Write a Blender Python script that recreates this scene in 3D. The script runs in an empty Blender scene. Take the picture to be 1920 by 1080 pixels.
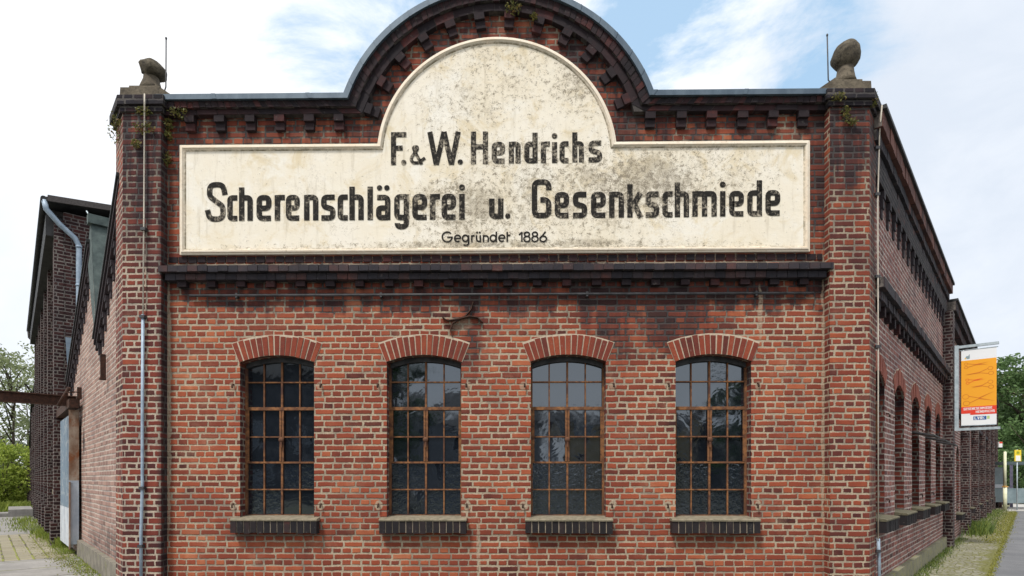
import bpy, math, random
from mathutils import Vector, Matrix
from mathutils.geometry import tessellate_polygon

C = bpy.context.scene.collection
S = bpy.context.scene
PI = math.pi
R_ = math.radians

# ------------------------------------------------------------------ camera
CAMZ, CAMY, FPX, HOR = 1.65, -7.483, 1100.0, 898.0
cam = bpy.data.cameras.new("camera")
cam_o = bpy.data.objects.new("camera", cam); C.objects.link(cam_o)
cam.sensor_width = 36.0; cam.lens = FPX/1920*36
cam.shift_y = (HOR-540)/1920
cam.clip_start = 0.05; cam.clip_end = 3000
cam_o.location = (0, CAMY, CAMZ); cam_o.rotation_euler = (PI/2, 0, 0)
S.camera = cam_o

# ------------------------------------------------------------------ world, sun, exposure
SUN_EL, SUN_AZ = R_(58), R_(214)       # azimuth measured clockwise from +Y
w = bpy.data.worlds.new("World"); S.world = w; w.use_nodes = True
wn, wl = w.node_tree.nodes, w.node_tree.links
wn.clear()
def WN(t, **k):
    n = wn.new(t)
    for a, b in k.items(): setattr(n, a, b)
    return n
w_out = WN('ShaderNodeOutputWorld'); w_bg = WN('ShaderNodeBackground')
w_bg.inputs[1].default_value = 0.1
wl.new(w_bg.outputs[0], w_out.inputs[0])
w_sky = WN('ShaderNodeTexSky', sky_type='NISHITA', sun_disc=False, sun_elevation=SUN_EL, sun_rotation=SUN_AZ)
w_sky.air_density = 1.2; w_sky.dust_density = 1.5
w_tc = WN('ShaderNodeTexCoord')
def w_math(op, a, b=None, c=None):
    n = WN('ShaderNodeMath', operation=op)
    for i, v in enumerate((a, b, c)):
        if v is None: continue
        if isinstance(v, (int, float)): n.inputs[i].default_value = v
        else: wl.new(v, n.inputs[i])
    return n.outputs[0]
def w_dirmask(v, c0, c1):              # soft round patch of sky about a direction
    d = Vector(v).normalized()
    n = WN('ShaderNodeVectorMath', operation='DOT_PRODUCT')
    wl.new(w_tc.outputs['Generated'], n.inputs[0]); n.inputs[1].default_value = d
    m = WN('ShaderNodeMapRange', interpolation_type='SMOOTHSTEP')
    wl.new(n.outputs['Value'], m.inputs[0])
    m.inputs[1].default_value = math.cos(R_(c0)); m.inputs[2].default_value = math.cos(R_(c1))
    return m.outputs[0]
def w_noise(scale, detail, rough, dist=0.0, sq=(1, 1, 1.6), off=(0, 0, 0)):
    mp = WN('ShaderNodeMapping'); mp.inputs['Scale'].default_value = sq; mp.inputs['Location'].default_value = off
    wl.new(w_tc.outputs['Generated'], mp.inputs[0])
    n = WN('ShaderNodeTexNoise'); n.inputs['Scale'].default_value = scale
    n.inputs['Detail'].default_value = detail; n.inputs['Roughness'].default_value = rough
    n.inputs['Distortion'].default_value = dist
    wl.new(mp.outputs[0], n.inputs['Vector'])
    return n.outputs['Fac']
patch = w_math('MULTIPLY', w_dirmask((-.27, 1, .78), 12, 3), .90)
patch = w_math('MAXIMUM', patch, w_dirmask((.36, 1, .80), 18, 5))
patch = w_math('MAXIMUM', patch, w_math('MULTIPLY', w_dirmask((.22, 1, .72), 14, 4), .8))
patch = w_math('MAXIMUM', patch, w_math('MULTIPLY', w_dirmask((0, -1, .9), 50, 20), .55))
nz = w_noise(4.2, 9, .62, .5, off=(3.1, 0, .7))
blue = w_math('MULTIPLY_ADD', patch, .95, w_math('MULTIPLY_ADD', nz, 2.2, -1.55))
bm_ = WN('ShaderNodeMapRange', interpolation_type='SMOOTHSTEP')
wl.new(blue, bm_.inputs[0]); bm_.inputs[1].default_value = .15; bm_.inputs[2].default_value = .85
fac = w_math('MULTIPLY', bm_.outputs[0], patch)
fac = w_math('MINIMUM', w_math('MULTIPLY', fac, 1.25), .9)
cl = WN('ShaderNodeValToRGB')
cl.color_ramp.elements[0].position = .3; cl.color_ramp.elements[0].color = (8.2, 8.7, 9.4, 1)
cl.color_ramp.elements[1].position = .62; cl.color_ramp.elements[1].color = (9.6, 9.7, 9.9, 1)
wl.new(w_noise(2.3, 6, .55, .3, off=(0, 5, 2)), cl.inputs[0])
w_bl = WN('ShaderNodeMix', data_type='RGBA', blend_type='MIX')     # blue gaps: the Nishita sky seen through thin veil
w_bl.inputs[0].default_value = .58
wl.new(w_sky.outputs[0], w_bl.inputs[6]); w_bl.inputs[7].default_value = (4.6, 7.4, 10.2, 1)
veil = WN('ShaderNodeMix', data_type='RGBA', blend_type='MIX')        # thinner bluish cloud low on the right and at the far left
wl.new(w_math('MULTIPLY', w_math('MAXIMUM', w_dirmask((.95, 1, .50), 30, 10), w_math('MULTIPLY', w_dirmask((-.95, 1, .30), 11, 2), .6)), w_math('MULTIPLY_ADD', w_noise(3.0, 7, .6, .6, off=(7, 1, 3)), 1.7, .05)), veil.inputs[0])
wl.new(cl.outputs[0], veil.inputs[6]); veil.inputs[7].default_value = (6.3, 6.9, 7.8, 1)
w_mx = WN('ShaderNodeMix', data_type='RGBA', blend_type='MIX')
wl.new(fac, w_mx.inputs[0]); wl.new(veil.outputs[2], w_mx.inputs[6]); wl.new(w_bl.outputs[2], w_mx.inputs[7])
wl.new(w_mx.outputs[2], w_bg.inputs[0])

sun = bpy.data.lights.new("sun", 'SUN'); sun.energy = 3.0; sun.angle = R_(10); sun.color = (1, .95, .88)
sun_o = bpy.data.objects.new("sun", sun); C.objects.link(sun_o)
sd = Vector((math.sin(SUN_AZ)*math.cos(SUN_EL), math.cos(SUN_AZ)*math.cos(SUN_EL), math.sin(SUN_EL)))
sun_o.location = sd*40; sun_o.rotation_euler = sd.to_track_quat('Z', 'Y').to_euler()
S.view_settings.view_transform = 'Standard'; S.view_settings.look = 'None'
S.view_settings.exposure = 0.30; S.view_settings.gamma = 1.0
S.render.engine = 'CYCLES'
S.cycles.max_bounces = 6; S.cycles.diffuse_bounces = 3

# ------------------------------------------------------------------ helpers: tags, frames, mesh builder
def tag(o, label=None, cat=None, group=None, kind=None):
    if label: o['label'] = label
    if cat: o['category'] = cat
    if group: o['group'] = group
    if kind: o['kind'] = kind
    return o

class Frame:
    """vertical plane seen from outside: u to the right, d inward, z up"""
    def __init__(s, ox, oy, ang):
        s.o = (ox, oy); s.e = (math.cos(ang), math.sin(ang)); s.i = (-math.sin(ang), math.cos(ang))
        s.m = Matrix(((s.e[0], s.i[0], 0, ox), (s.e[1], s.i[1], 0, oy), (0, 0, 1, 0), (0, 0, 0, 1)))
    def U(s, x, d=0.0):
        k = (x-960)/FPX
        return (k*(-CAMY+s.o[1]+s.i[1]*d)-s.o[0]-s.i[0]*d)/(s.e[0]-k*s.e[1])
    def Z(s, y, u, d=0.0):
        return CAMZ+(HOR-y)/FPX*(-CAMY+s.o[1]+s.e[1]*u+s.i[1]*d)
    def W(s, u, d=0.0, z=0.0):
        return s.m @ Vector((u, d, z))

class MB:
    def __init__(s): s.v = []; s.f = []; s.uv = []; s.mi = []; s.sm = []
    def face(s, pts, uvs=None, mi=0, smooth=False):
        b = len(s.v); s.v += [tuple(p) for p in pts]
        s.f.append(tuple(range(b, b+len(pts))))
        if uvs is None:
            a, bb, c = Vector(pts[0]), Vector(pts[1]), Vector(pts[2])
            n = (bb-a).cross(c-a)
            ax = max(range(3), key=lambda i: abs(n[i]))
            uvs = [((p[0], p[2]) if ax == 1 else (p[1]+.06, p[2]) if ax == 0 else (p[0], p[1])) for p in pts]
        s.uv.append(uvs); s.mi.append(mi); s.sm.append(smooth)
    def box(s, u0, u1, d0, d1, z0, z1, mi=0, uv=None, m=None, skip=''):
        P = [(u0,d0,z0),(u1,d0,z0),(u1,d1,z0),(u0,d1,z0),(u0,d0,z1),(u1,d0,z1),(u1,d1,z1),(u0,d1,z1)]
        if m is not None: P = [tuple(m @ Vector(p)) for p in P]
        for k, q in (('f',(0,1,5,4)),('r',(1,2,6,5)),('b',(2,3,7,6)),('l',(3,0,4,7)),('t',(4,5,6,7)),('o',(3,2,1,0))):
            if k in skip: continue
            pts = [P[i] for i in q]
            s.face(pts, [uv]*4 if uv else None, mi)
    def prism(s, poly, d0, d1, holes=(), mi=0, mside=None, back=True, mhole=None):
        """polygon in (u,z) extruded from d0 (front) to d1"""
        rings = [list(poly)]+[list(h) for h in holes]
        flat = [p for r in rings for p in r]
        tris = tessellate_polygon([[Vector((p[0], p[1], 0)) for p in r] for r in rings])
        for t in tris:
            a, b, c = (flat[i] for i in t)
            ar = (b[0]-a[0])*(c[1]-a[1])-(b[1]-a[1])*(c[0]-a[0])
            if abs(ar) < 1e-10: continue
            if ar < 0: b, c = c, b
            s.face([(p[0], d0, p[1]) for p in (a, b, c)], [(p[0], p[1]) for p in (a, b, c)], mi)
            if back: s.face([(p[0], d1, p[1]) for p in (a, c, b)], [(p[0], p[1]) for p in (a, c, b)], mi)
        for k, r in enumerate(rings):
            ar = sum(r[i][0]*r[(i+1) % len(r)][1]-r[(i+1) % len(r)][0]*r[i][1] for i in range(len(r)))
            ccw = ar > 0
            if (k == 0) != ccw: r = r[::-1]
            for i in range(len(r)):
                a, b = r[i], r[(i+1) % len(r)]
                L = math.hypot(b[0]-a[0], b[1]-a[1])
                vert = abs(b[1]-a[1]) > abs(b[0]-a[0])
                pts = [(a[0],d0,a[1]),(a[0],d1,a[1]),(b[0],d1,b[1]),(b[0],d0,b[1])]
                uv = [(d0,a[1]),(d1,a[1]),(d1,b[1]),(d0,b[1])] if vert else [(a[0],d0),(a[0],d1),(b[0],d1),(b[0],d0)]
                s.face(pts[::-1], uv[::-1], mhole if (k and mhole is not None) else mi if mside is None else mside)
    def vprism(s, plan, z0, z1, mi=0, top=True, uoff=0.0):
        n = len(plan); u = uoff
        for i in range(n):
            a, b = plan[i], plan[(i+1) % n]; L = math.hypot(b[0]-a[0], b[1]-a[1])
            s.face([(a[0],a[1],z0),(b[0],b[1],z0),(b[0],b[1],z1),(a[0],a[1],z1)], [(u,z0),(u+L,z0),(u+L,z1),(u,z1)], mi)
            u += L
        if top:
            s.face([(p[0],p[1],z1) for p in plan], None, mi); s.face([(p[0],p[1],z0) for p in plan[::-1]], None, mi)
    def tube(s, path, rad, seg=8, mi=0, cap=True):
        path = [Vector(p) for p in path]; n = len(path)
        if not hasattr(rad, '__len__'): rad = [rad]*n
        rings = []; prev = None
        for i, p in enumerate(path):
            t = (path[min(i+1, n-1)]-path[max(i-1, 0)]).normalized()
            if prev is None:
                a = t.cross(Vector((0,0,1)))
                if a.length < .1: a = t.cross(Vector((1,0,0)))
            else: a = prev-t*prev.dot(t)
            a.normalize(); b = t.cross(a); prev = a
            rings.append([p+(a*math.cos(2*PI*k/seg)+b*math.sin(2*PI*k/seg))*rad[i] for k in range(seg)])
        L = 0
        for i in range(n-1):
            dl = (path[i+1]-path[i]).length
            for k in range(seg):
                k2 = (k+1) % seg
                s.face([rings[i][k], rings[i][k2], rings[i+1][k2], rings[i+1][k]],
                       [(k/seg*.3, L), ((k+1)/seg*.3, L), ((k+1)/seg*.3, L+dl), (k/seg*.3, L+dl)], mi, True)
            L += dl
        if cap:
            s.face(rings[0][::-1], [(0,0)]*seg, mi); s.face(rings[-1], [(0,0)]*seg, mi)
    def lathe(s, prof, seg=24, mi=0, m=None, jit=None):
        rings = []
        for r, z in prof:
            ring = []
            for k in range(seg):
                a = 2*PI*k/seg; p = Vector((r*math.cos(a), r*math.sin(a), z))
                if jit: p = jit(p)
                ring.append(m @ p if m is not None else p)
            rings.append(ring)
        for i in range(len(rings)-1):
            for k in range(seg):
                k2 = (k+1) % seg
                s.face([rings[i][k], rings[i][k2], rings[i+1][k2], rings[i+1][k]], None, mi, True)
        s.face(rings[0][::-1], None, mi); s.face(rings[-1], None, mi)
    def ball(s, c, r, seg=14, m=None, mi=0, jit=None):
        prof = [(math.sin(PI*i/10)*r[0]+1e-4, -math.cos(PI*i/10)*r[1]) for i in range(11)]
        mm = Matrix.Translation(c) @ (m if m is not None else Matrix())
        s.lathe(prof, seg, mi, mm, jit)
    def mesh(s, name, mats, weld=False):
        me = bpy.data.meshes.new(name); me.from_pydata(s.v, [], s.f)
        uvl = me.uv_layers.new(name="UVMap")
        flat = [c for q in s.uv for p in q for c in p]
        uvl.data.foreach_set('uv', flat)
        for m_ in (mats if isinstance(mats, (list, tuple)) else [mats]): me.materials.append(m_)
        me.polygons.foreach_set('material_index', s.mi)
        me.polygons.foreach_set('use_smooth', s.sm)
        me.update()
        if weld or any(s.sm):
            import bmesh
            bm = bmesh.new(); bm.from_mesh(me); bmesh.ops.remove_doubles(bm, verts=bm.verts, dist=1e-5); bm.to_mesh(me); bm.free()
        return me
    def build(s, name, mats, parent=None, m=None):
        o = bpy.data.objects.new(name, s.mesh(name, mats)); C.objects.link(o)
        if parent: o.parent = parent
        if m is not None: o.matrix_basis = m
        return o

def again(me, name, parent=None, m=None):
    o = bpy.data.objects.new(name, me); C.objects.link(o)
    if parent: o.parent = parent
    if m is not None: o.matrix_basis = m
    return o
def copy_tree(src, parent=None, m=None):
    o = src.copy(); C.objects.link(o); o.parent = parent
    if m is not None: o.matrix_basis = m
    for ch in src.children: copy_tree(ch, o)
    return o
def empty(name, loc=(0,0,0), parent=None):
    o = bpy.data.objects.new(name, None); C.objects.link(o); o.location = loc; o.empty_display_size = .3
    if parent: o.parent = parent
    return o
T = Matrix.Translation

# ------------------------------------------------------------------ node helpers
class NT:
    def __init__(s, tree): s.t = tree; s.n = tree.nodes; s.l = tree.links
    def node(s, typ, ins=None, **k):
        n = s.n.new(typ)
        for a, b in k.items(): setattr(n, a, b)
        for key, v in (ins or {}).items(): s.put(n.inputs[key], v)
        return n
    def put(s, sock, v):
        if hasattr(v, 'is_output'): s.l.new(v, sock)
        elif v is not None:
            if hasattr(sock.default_value, '__len__') and not hasattr(v, '__len__'): v = (v, v, v)
            if hasattr(v, '__len__') and len(sock.default_value) == 4 and len(v) == 3: v = (*v, 1)
            sock.default_value = v
    def m(s, op, a, b=None, c=None, clamp=False):
        n = s.node('ShaderNodeMath', operation=op, use_clamp=clamp)
        for i, v in enumerate((a, b, c)):
            if v is not None: s.put(n.inputs[i], v)
        return n.outputs[0]
    def mix(s, f, a, b, blend='MIX'):
        n = s.node('ShaderNodeMix', data_type='RGBA', blend_type=blend)
        s.put(n.inputs[0], f); s.put(n.inputs[6], a); s.put(n.inputs[7], b)
        return n.outputs[2]
    def mixf(s, f, a, b):
        n = s.node('ShaderNodeMix', data_type='FLOAT')
        s.put(n.inputs[0], f); s.put(n.inputs[2], a); s.put(n.inputs[3], b)
        return n.outputs[0]
    def ss(s, v, a, b):
        n = s.node('ShaderNodeMapRange', interpolation_type='SMOOTHSTEP')
        s.put(n.inputs[0], v); s.put(n.inputs[1], a); s.put(n.inputs[2], b)
        return n.outputs[0]
    def noise(s, vec, scale, detail=4, rough=.55, dist=0, col=False):
        n = s.node('ShaderNodeTexNoise', {'Scale': scale, 'Detail': detail, 'Roughness': rough, 'Distortion': dist})
        s.l.new(vec, n.inputs['Vector'])
        return n.outputs['Color' if col else 'Fac']
    def ramp(s, f, stops, mode='LINEAR'):
        n = s.node('ShaderNodeValToRGB'); cr = n.color_ramp; cr.interpolation = mode
        while len(cr.elements) < len(stops): cr.elements.new(.5)
        for e, (p, c) in zip(cr.elements, stops): e.position = p; e.color = (*c, 1)
        s.put(n.inputs[0], f); return n.outputs[0]
    def xyz(s, v):
        n = s.node('ShaderNodeSeparateXYZ'); s.l.new(v, n.inputs[0]); return n.outputs
    def comb(s, x, y, z=0.0):
        n = s.node('ShaderNodeCombineXYZ'); s.put(n.inputs[0], x); s.put(n.inputs[1], y); s.put(n.inputs[2], z); return n.outputs[0]

def lin(*c):
    return tuple(((v/255)/12.92 if v/255 <= .04045 else ((v/255+.055)/1.055)**2.4) for v in c)

def new_mat(name):
    m = bpy.data.materials.new(name); m.use_nodes = True
    t = NT(m.node_tree); b = m.node_tree.nodes['Principled BSDF']
    return m, t, b
def finish(t, b, color, rough=.85, height=None, dist=.01, strength=1.0, spec=.3, metal=0.0):
    t.put(b.inputs['Base Color'], color); t.put(b.inputs['Roughness'], rough)
    t.put(b.inputs['Specular IOR Level'], spec); t.put(b.inputs['Metallic'], metal)
    if height is not None:
        bp = t.node('ShaderNodeBump', {'Strength': strength, 'Distance': dist}); t.l.new(height, bp.inputs['Height'])
        t.l.new(bp.outputs[0], b.inputs['Normal'])

# the bond: alternating stretcher and header courses, wobbly rounded bricks
def bond_group():
    g = bpy.data.node_groups.new('brick_bond', 'ShaderNodeTree')
    for nm, ty, df in (('UV','NodeSocketVector',None),('Length','NodeSocketFloat',.25),('Height','NodeSocketFloat',.0772),
                       ('Mortar','NodeSocketFloat',.012),('Alternate','NodeSocketFloat',1.0),('Wobble','NodeSocketFloat',.006)):
        sk = g.interface.new_socket(nm, in_out='INPUT', socket_type=ty)
        if df is not None: sk.default_value = df
    for nm, ty in (('Brick','NodeSocketFloat'),('Random','NodeSocketColor'),('Height','NodeSocketFloat')):
        g.interface.new_socket(nm, in_out='OUTPUT', socket_type=ty)
    t = NT(g); gi = t.node('NodeGroupInput'); go = t.node('NodeGroupOutput')
    I = gi.outputs
    n1 = t.noise(I['UV'], 7, 3, .6, col=True)
    sub = t.node('ShaderNodeVectorMath', operation='SUBTRACT'); t.l.new(n1, sub.inputs[0]); sub.inputs[1].default_value = (.5,.5,.5)
    scl = t.node('ShaderNodeVectorMath', operation='SCALE'); t.l.new(sub.outputs[0], scl.inputs[0]); t.l.new(I['Wobble'], scl.inputs['Scale'])
    add = t.node('ShaderNodeVectorMath', operation='ADD'); t.l.new(I['UV'], add.inputs[0]); t.l.new(scl.outputs[0], add.inputs[1])
    u, v, _ = t.xyz(add.outputs[0])
    vr = t.m('DIVIDE', v, I['Height']); row = t.m('FLOOR', vr); fv = t.m('SUBTRACT', vr, row)
    par = t.m('MULTIPLY', t.m('FLOORED_MODULO', row, 2), I['Alternate'])
    ln = t.m('MULTIPLY', I['Length'], t.m('MULTIPLY_ADD', par, -.5, 1))
    half = t.m('FLOOR', t.m('DIVIDE', t.m('FLOORED_MODULO', row, 4), 2))
    wn_ = t.node('ShaderNodeTexWhiteNoise', noise_dimensions='1D'); t.l.new(row, wn_.inputs['W'])
    off = t.m('MULTIPLY', I['Length'], t.m('ADD', t.m('MULTIPLY', half, .5), t.m('MULTIPLY', par, .125)))
    off = t.m('MULTIPLY', off, I['Alternate'])
    off = t.m('MULTIPLY_ADD', t.m('MULTIPLY', wn_.outputs['Value'], I['Alternate']), .045, off)
    a = t.m('DIVIDE', t.m('ADD', u, off), ln); idx = t.m('FLOOR', a); fu = t.m('SUBTRACT', a, idx)
    # each joint is pushed about a little
    du = t.m('MULTIPLY', t.m('SUBTRACT', .5, t.m('ABSOLUTE', t.m('SUBTRACT', fu, .5))), ln)
    dv = t.m('MULTIPLY', t.m('SUBTRACT', .5, t.m('ABSOLUTE', t.m('SUBTRACT', fv, .5))), I['Height'])
    wh = t.node('ShaderNodeTexWhiteNoise', noise_dimensions='2D'); t.l.new(t.comb(idx, row), wh.inputs['Vector'])
    rr = t.xyz(wh.outputs['Color'])
    hm = t.m('MULTIPLY', I['Mortar'], t.m('MULTIPLY_ADD', rr[2], .45, .32))
    rad = .010
    qx = t.m('MAXIMUM', t.m('SUBTRACT', t.m('ADD', hm, rad), du), 0)
    qy = t.m('MAXIMUM', t.m('SUBTRACT', t.m('ADD', hm, rad), dv), 0)
    ds = t.m('SUBTRACT', rad, t.m('SQRT', t.m('ADD', t.m('MULTIPLY', qx, qx), t.m('MULTIPLY', qy, qy))))
    n2 = t.noise(I['UV'], 60, 3, .6)
    ds = t.m('ADD', ds, t.m('MULTIPLY', t.m('SUBTRACT', n2, .5), .018))
    brick = t.ss(ds, -.001, .0045)
    hgt = t.m('MULTIPLY_ADD', t.noise(I['UV'], 130, 3, .6), .25, t.m('MULTIPLY', t.ss(ds, -.002, .008), t.m('MULTIPLY_ADD', rr[1], .3, .8)))
    t.l.new(brick, go.inputs['Brick']); t.l.new(wh.outputs['Color'], go.inputs['Random']); t.l.new(hgt, go.inputs['Height'])
    return g
BOND = bond_group()

RED = [(0,(.050,.017,.016)),(.08,(.105,.028,.021)),(.22,(.175,.040,.024)),(.55,(.245,.054,.028)),(.78,(.310,.076,.036)),(.92,(.37,.110,.050)),(1,(.44,.18,.10))]
BRICKRED = [(0,(.040,.014,.015)),(.15,(.085,.023,.020)),(.4,(.155,.034,.023)),(.7,(.225,.048,.026)),(.9,(.30,.072,.032)),(1,(.38,.12,.055))]
DEEP = [(0,(.026,.012,.015)),(.25,(.080,.021,.019)),(.6,(.145,.030,.022)),(.85,(.215,.045,.027)),(1,(.32,.08,.036))]
PLUM = [(0,(.06,.026,.027)),(.35,(.155,.055,.047)),(.7,(.235,.085,.07)),(1,(.32,.125,.10))]
PALE = [(0,(.17,.10,.083)),(.4,(.27,.160,.132)),(.75,(.36,.225,.185)),(1,(.43,.29,.24))]
MAROON = [(0,(.014,.007,.009)),(.4,(.030,.012,.013)),(.8,(.052,.019,.018)),(1,(.085,.030,.026))]
BLACK = [(0,(.008,.008,.011)),(.5,(.016,.014,.020)),(.8,(.028,.019,.023)),(.94,(.055,.024,.024)),(1,(.12,.034,.028))]

def brick_mat(name, stops, mortar, L=.25, H=.0772, mw=.0165, alt=1.0, wob=.018, mk=1.25, rj=.15, pale=(), soot=(), base=0.0, amp=.5, bleach=.18,
              sootcol=(.012,.011,.014), rowshift=0.0, msoot=(.034,.031,.034), depth=.008):
    """soot: ellipses (u, z, ru, rz, strength) of old grime and some painted shade on the wall, in the wall's own metres"""
    m, t, b = new_mat(name)
    uvn = t.node('ShaderNodeUVMap', uv_map='UVMap'); uv0 = uvn.outputs[0]
    uv = uv0
    if rowshift:
        ad = t.node('ShaderNodeVectorMath', operation='ADD'); t.l.new(uv0, ad.inputs[0]); ad.inputs[1].default_value = (0, rowshift, 0); uv = ad.outputs[0]
    g = t.node('ShaderNodeGroup', node_tree=BOND, ins=None)
    for k, v_ in (('Length',L),('Height',H),('Mortar',mw),('Alternate',alt),('Wobble',wob)): g.inputs[k].default_value = v_
    t.l.new(uv, g.inputs['UV'])
    rnd = t.xyz(g.outputs['Random'])
    big = t.noise(uv0, .9, 5, .6); fine = t.noise(uv0, 34, 4, .65); mid = t.noise(uv0, 5, 5, .6)
    key = t.m('ADD', t.m('MULTIPLY', rnd[0], .70), t.m('ADD', t.m('MULTIPLY_ADD', mid, .4, -.12), t.m('MULTIPLY_ADD', t.noise(uv0, .55, 4, .6), .9, -.40)))
    col = t.ramp(key, stops)
    col = t.mix(t.m('MULTIPLY', t.ss(fine, .5, .8), .35), col, (.05,.03,.03))
    col = t.mix(t.m('MULTIPLY', t.ss(t.noise(uv0, 2.1, 6, .7), .5, .75), bleach), col, (.42,.25,.165))
    mo = t.mix(t.ss(fine, .3, .7), tuple(c*.72 for c in mortar), mortar)
    mo = t.mix(t.ss(t.noise(uv0, 1.3, 6, .68), .44, .62), mo, tuple(c*f_ for c, f_ in zip(mortar, (.50,.50,.54))))
    mo = t.mix(t.m('MULTIPLY', t.ss(t.noise(uv0, 11, 5, .65), .5, .7), .5), mo, tuple(c*.45 for c in mortar))
    u, v, _ = t.xyz(uv0)
    wu = t.m('ADD', u, t.m('ADD', t.m('MULTIPLY_ADD', big, .9, -.45), t.m('MULTIPLY_ADD', mid, .5, -.25)))
    wv = t.m('ADD', v, t.m('ADD', t.m('MULTIPLY_ADD', t.noise(uv0, 1.7, 5, .6), .8, -.40), t.m('MULTIPLY_ADD', mid, -.4, .20)))
    drip = t.m('MULTIPLY_ADD', t.ss(t.noise(t.comb(t.m('MULTIPLY', u, 4.5), t.m('MULTIPLY', v, .45)), 1.0, 5, .65), .38, .62), .75, .42)
    sv = base
    for (cu, cz, ru, rz, st) in soot:
        uu_, vv_ = (u, v) if min(ru, rz) < .3 else (wu, wv)
        a = t.m('DIVIDE', t.m('SUBTRACT', uu_, cu), ru); c = t.m('DIVIDE', t.m('SUBTRACT', vv_, cz), rz)
        r2 = t.m('ADD', t.m('MULTIPLY', a, a), t.m('MULTIPLY', c, c))
        sv = t.m('ADD', sv, t.m('MULTIPLY', t.m('MULTIPLY', t.ss(r2, 1.0, .1), st), drip if min(ru, rz) >= .3 else 1.0))
    streak = t.noise(t.comb(t.m('MULTIPLY', u, 5), t.m('MULTIPLY', v, .7)), 1.0, 5, .65)
    sv = t.m('ADD', sv, t.m('MULTIPLY', t.m('SUBTRACT', t.m('ADD', t.m('MULTIPLY', big, .6), t.m('MULTIPLY', streak, .4)), .52), amp*2))
    sv = t.m('ADD', sv, t.m('MULTIPLY', t.m('SUBTRACT', rnd[1], .5), rj))
    sv = t.m('MINIMUM', t.m('MAXIMUM', sv, 0), 1)
    col = t.mix(t.m('MULTIPLY', sv, t.m('MULTIPLY_ADD', t.ss(t.m('ADD', t.m('MULTIPLY', rnd[1], .6), t.m('MULTIPLY', mid, .4)), .25, .65), .40, .50)), col, sootcol)
    mo = t.mix(t.m('MINIMUM', t.m('MULTIPLY', sv, mk), .94), mo, msoot)
    c = t.mix(g.outputs['Brick'], mo, col)
    pv = 0.0
    for (cu, cz, ru, rz, st) in pale:          # smears of cement over the bricks
        a = t.m('DIVIDE', t.m('SUBTRACT', t.m('ADD', u, t.m('MULTIPLY_ADD', mid, .10, -.05)), cu), ru); c2 = t.m('DIVIDE', t.m('SUBTRACT', t.m('ADD', v, t.m('MULTIPLY_ADD', big, .10, -.05)), cz), rz)
        pv = t.m('MAXIMUM', pv, t.m('MULTIPLY', t.ss(t.m('ADD', t.m('MULTIPLY', a, a), t.m('MULTIPLY', c2, c2)), 1.0, .5), st))
    if pale: c = t.mix(t.m('MULTIPLY', pv, t.ss(fine, .25, .5)), c, tuple(q*.85 for q in mortar))
    finish(t, b, c, .88, g.outputs['Height'], depth, .9, .25)
    return m

def unit_mat(name, stops, soot=.0):
    """bricks that are modelled one by one: one colour each from the cell id in UV"""
    m, t, b = new_mat(name)
    uv = t.node('ShaderNodeUVMap', uv_map='UVMap').outputs[0]
    geo = t.node('ShaderNodeNewGeometry').outputs['Position']
    wh = t.node('ShaderNodeTexWhiteNoise', noise_dimensions='2D'); t.l.new(uv, wh.inputs['Vector'])
    r = t.xyz(wh.outputs['Color'])
    fine = t.noise(geo, 40, 4, .65); mid = t.noise(geo, 9, 4, .6)
    col = t.ramp(t.m('ADD', t.m('MULTIPLY', r[0], .8), t.m('MULTIPLY_ADD', mid, .5, -.15)), stops)
    col = t.mix(t.m('MULTIPLY', t.ss(fine, .5, .78), .4), col, (.035,.024,.026))
    col = t.mix(t.m('MULTIPLY', t.ss(t.noise(geo, 17, 5, .7), .60, .74), .35), col, (.26,.24,.215))
    if soot: col = t.mix(t.m('MULTIPLY', t.ss(t.noise(geo, 1.3, 5, .6), .35, .65), soot), col, (.012,.011,.014))
    finish(t, b, col, .85, t.noise(geo, 70, 4, .65), .006, .8, .25)
    return m

def plain_mat(name, c0, c1, scale=8, rough=.8, metal=0.0, spec=.3, bump=.004, spots=None, stretch=(1,1,1), detail=6):
    m, t, b = new_mat(name)
    geo = t.node('ShaderNodeTexCoord').outputs['Object']
    mp = t.node('ShaderNodeMapping'); mp.inputs['Scale'].default_value = stretch; t.l.new(geo, mp.inputs[0])
    n = t.noise(mp.outputs[0], scale, detail, .62)
    col = t.mix(t.ss(n, .32, .68), c0, c1)
    if spots:
        sc, lo, hi, c2, amt = spots
        col = t.mix(t.m('MULTIPLY', t.ss(t.noise(geo, sc, 5, .65), lo, hi), amt), col, c2)
    finish(t, b, col, rough, t.noise(geo, scale*6, 4, .6) if bump else None, bump, .7, spec, metal)
    return m

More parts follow.
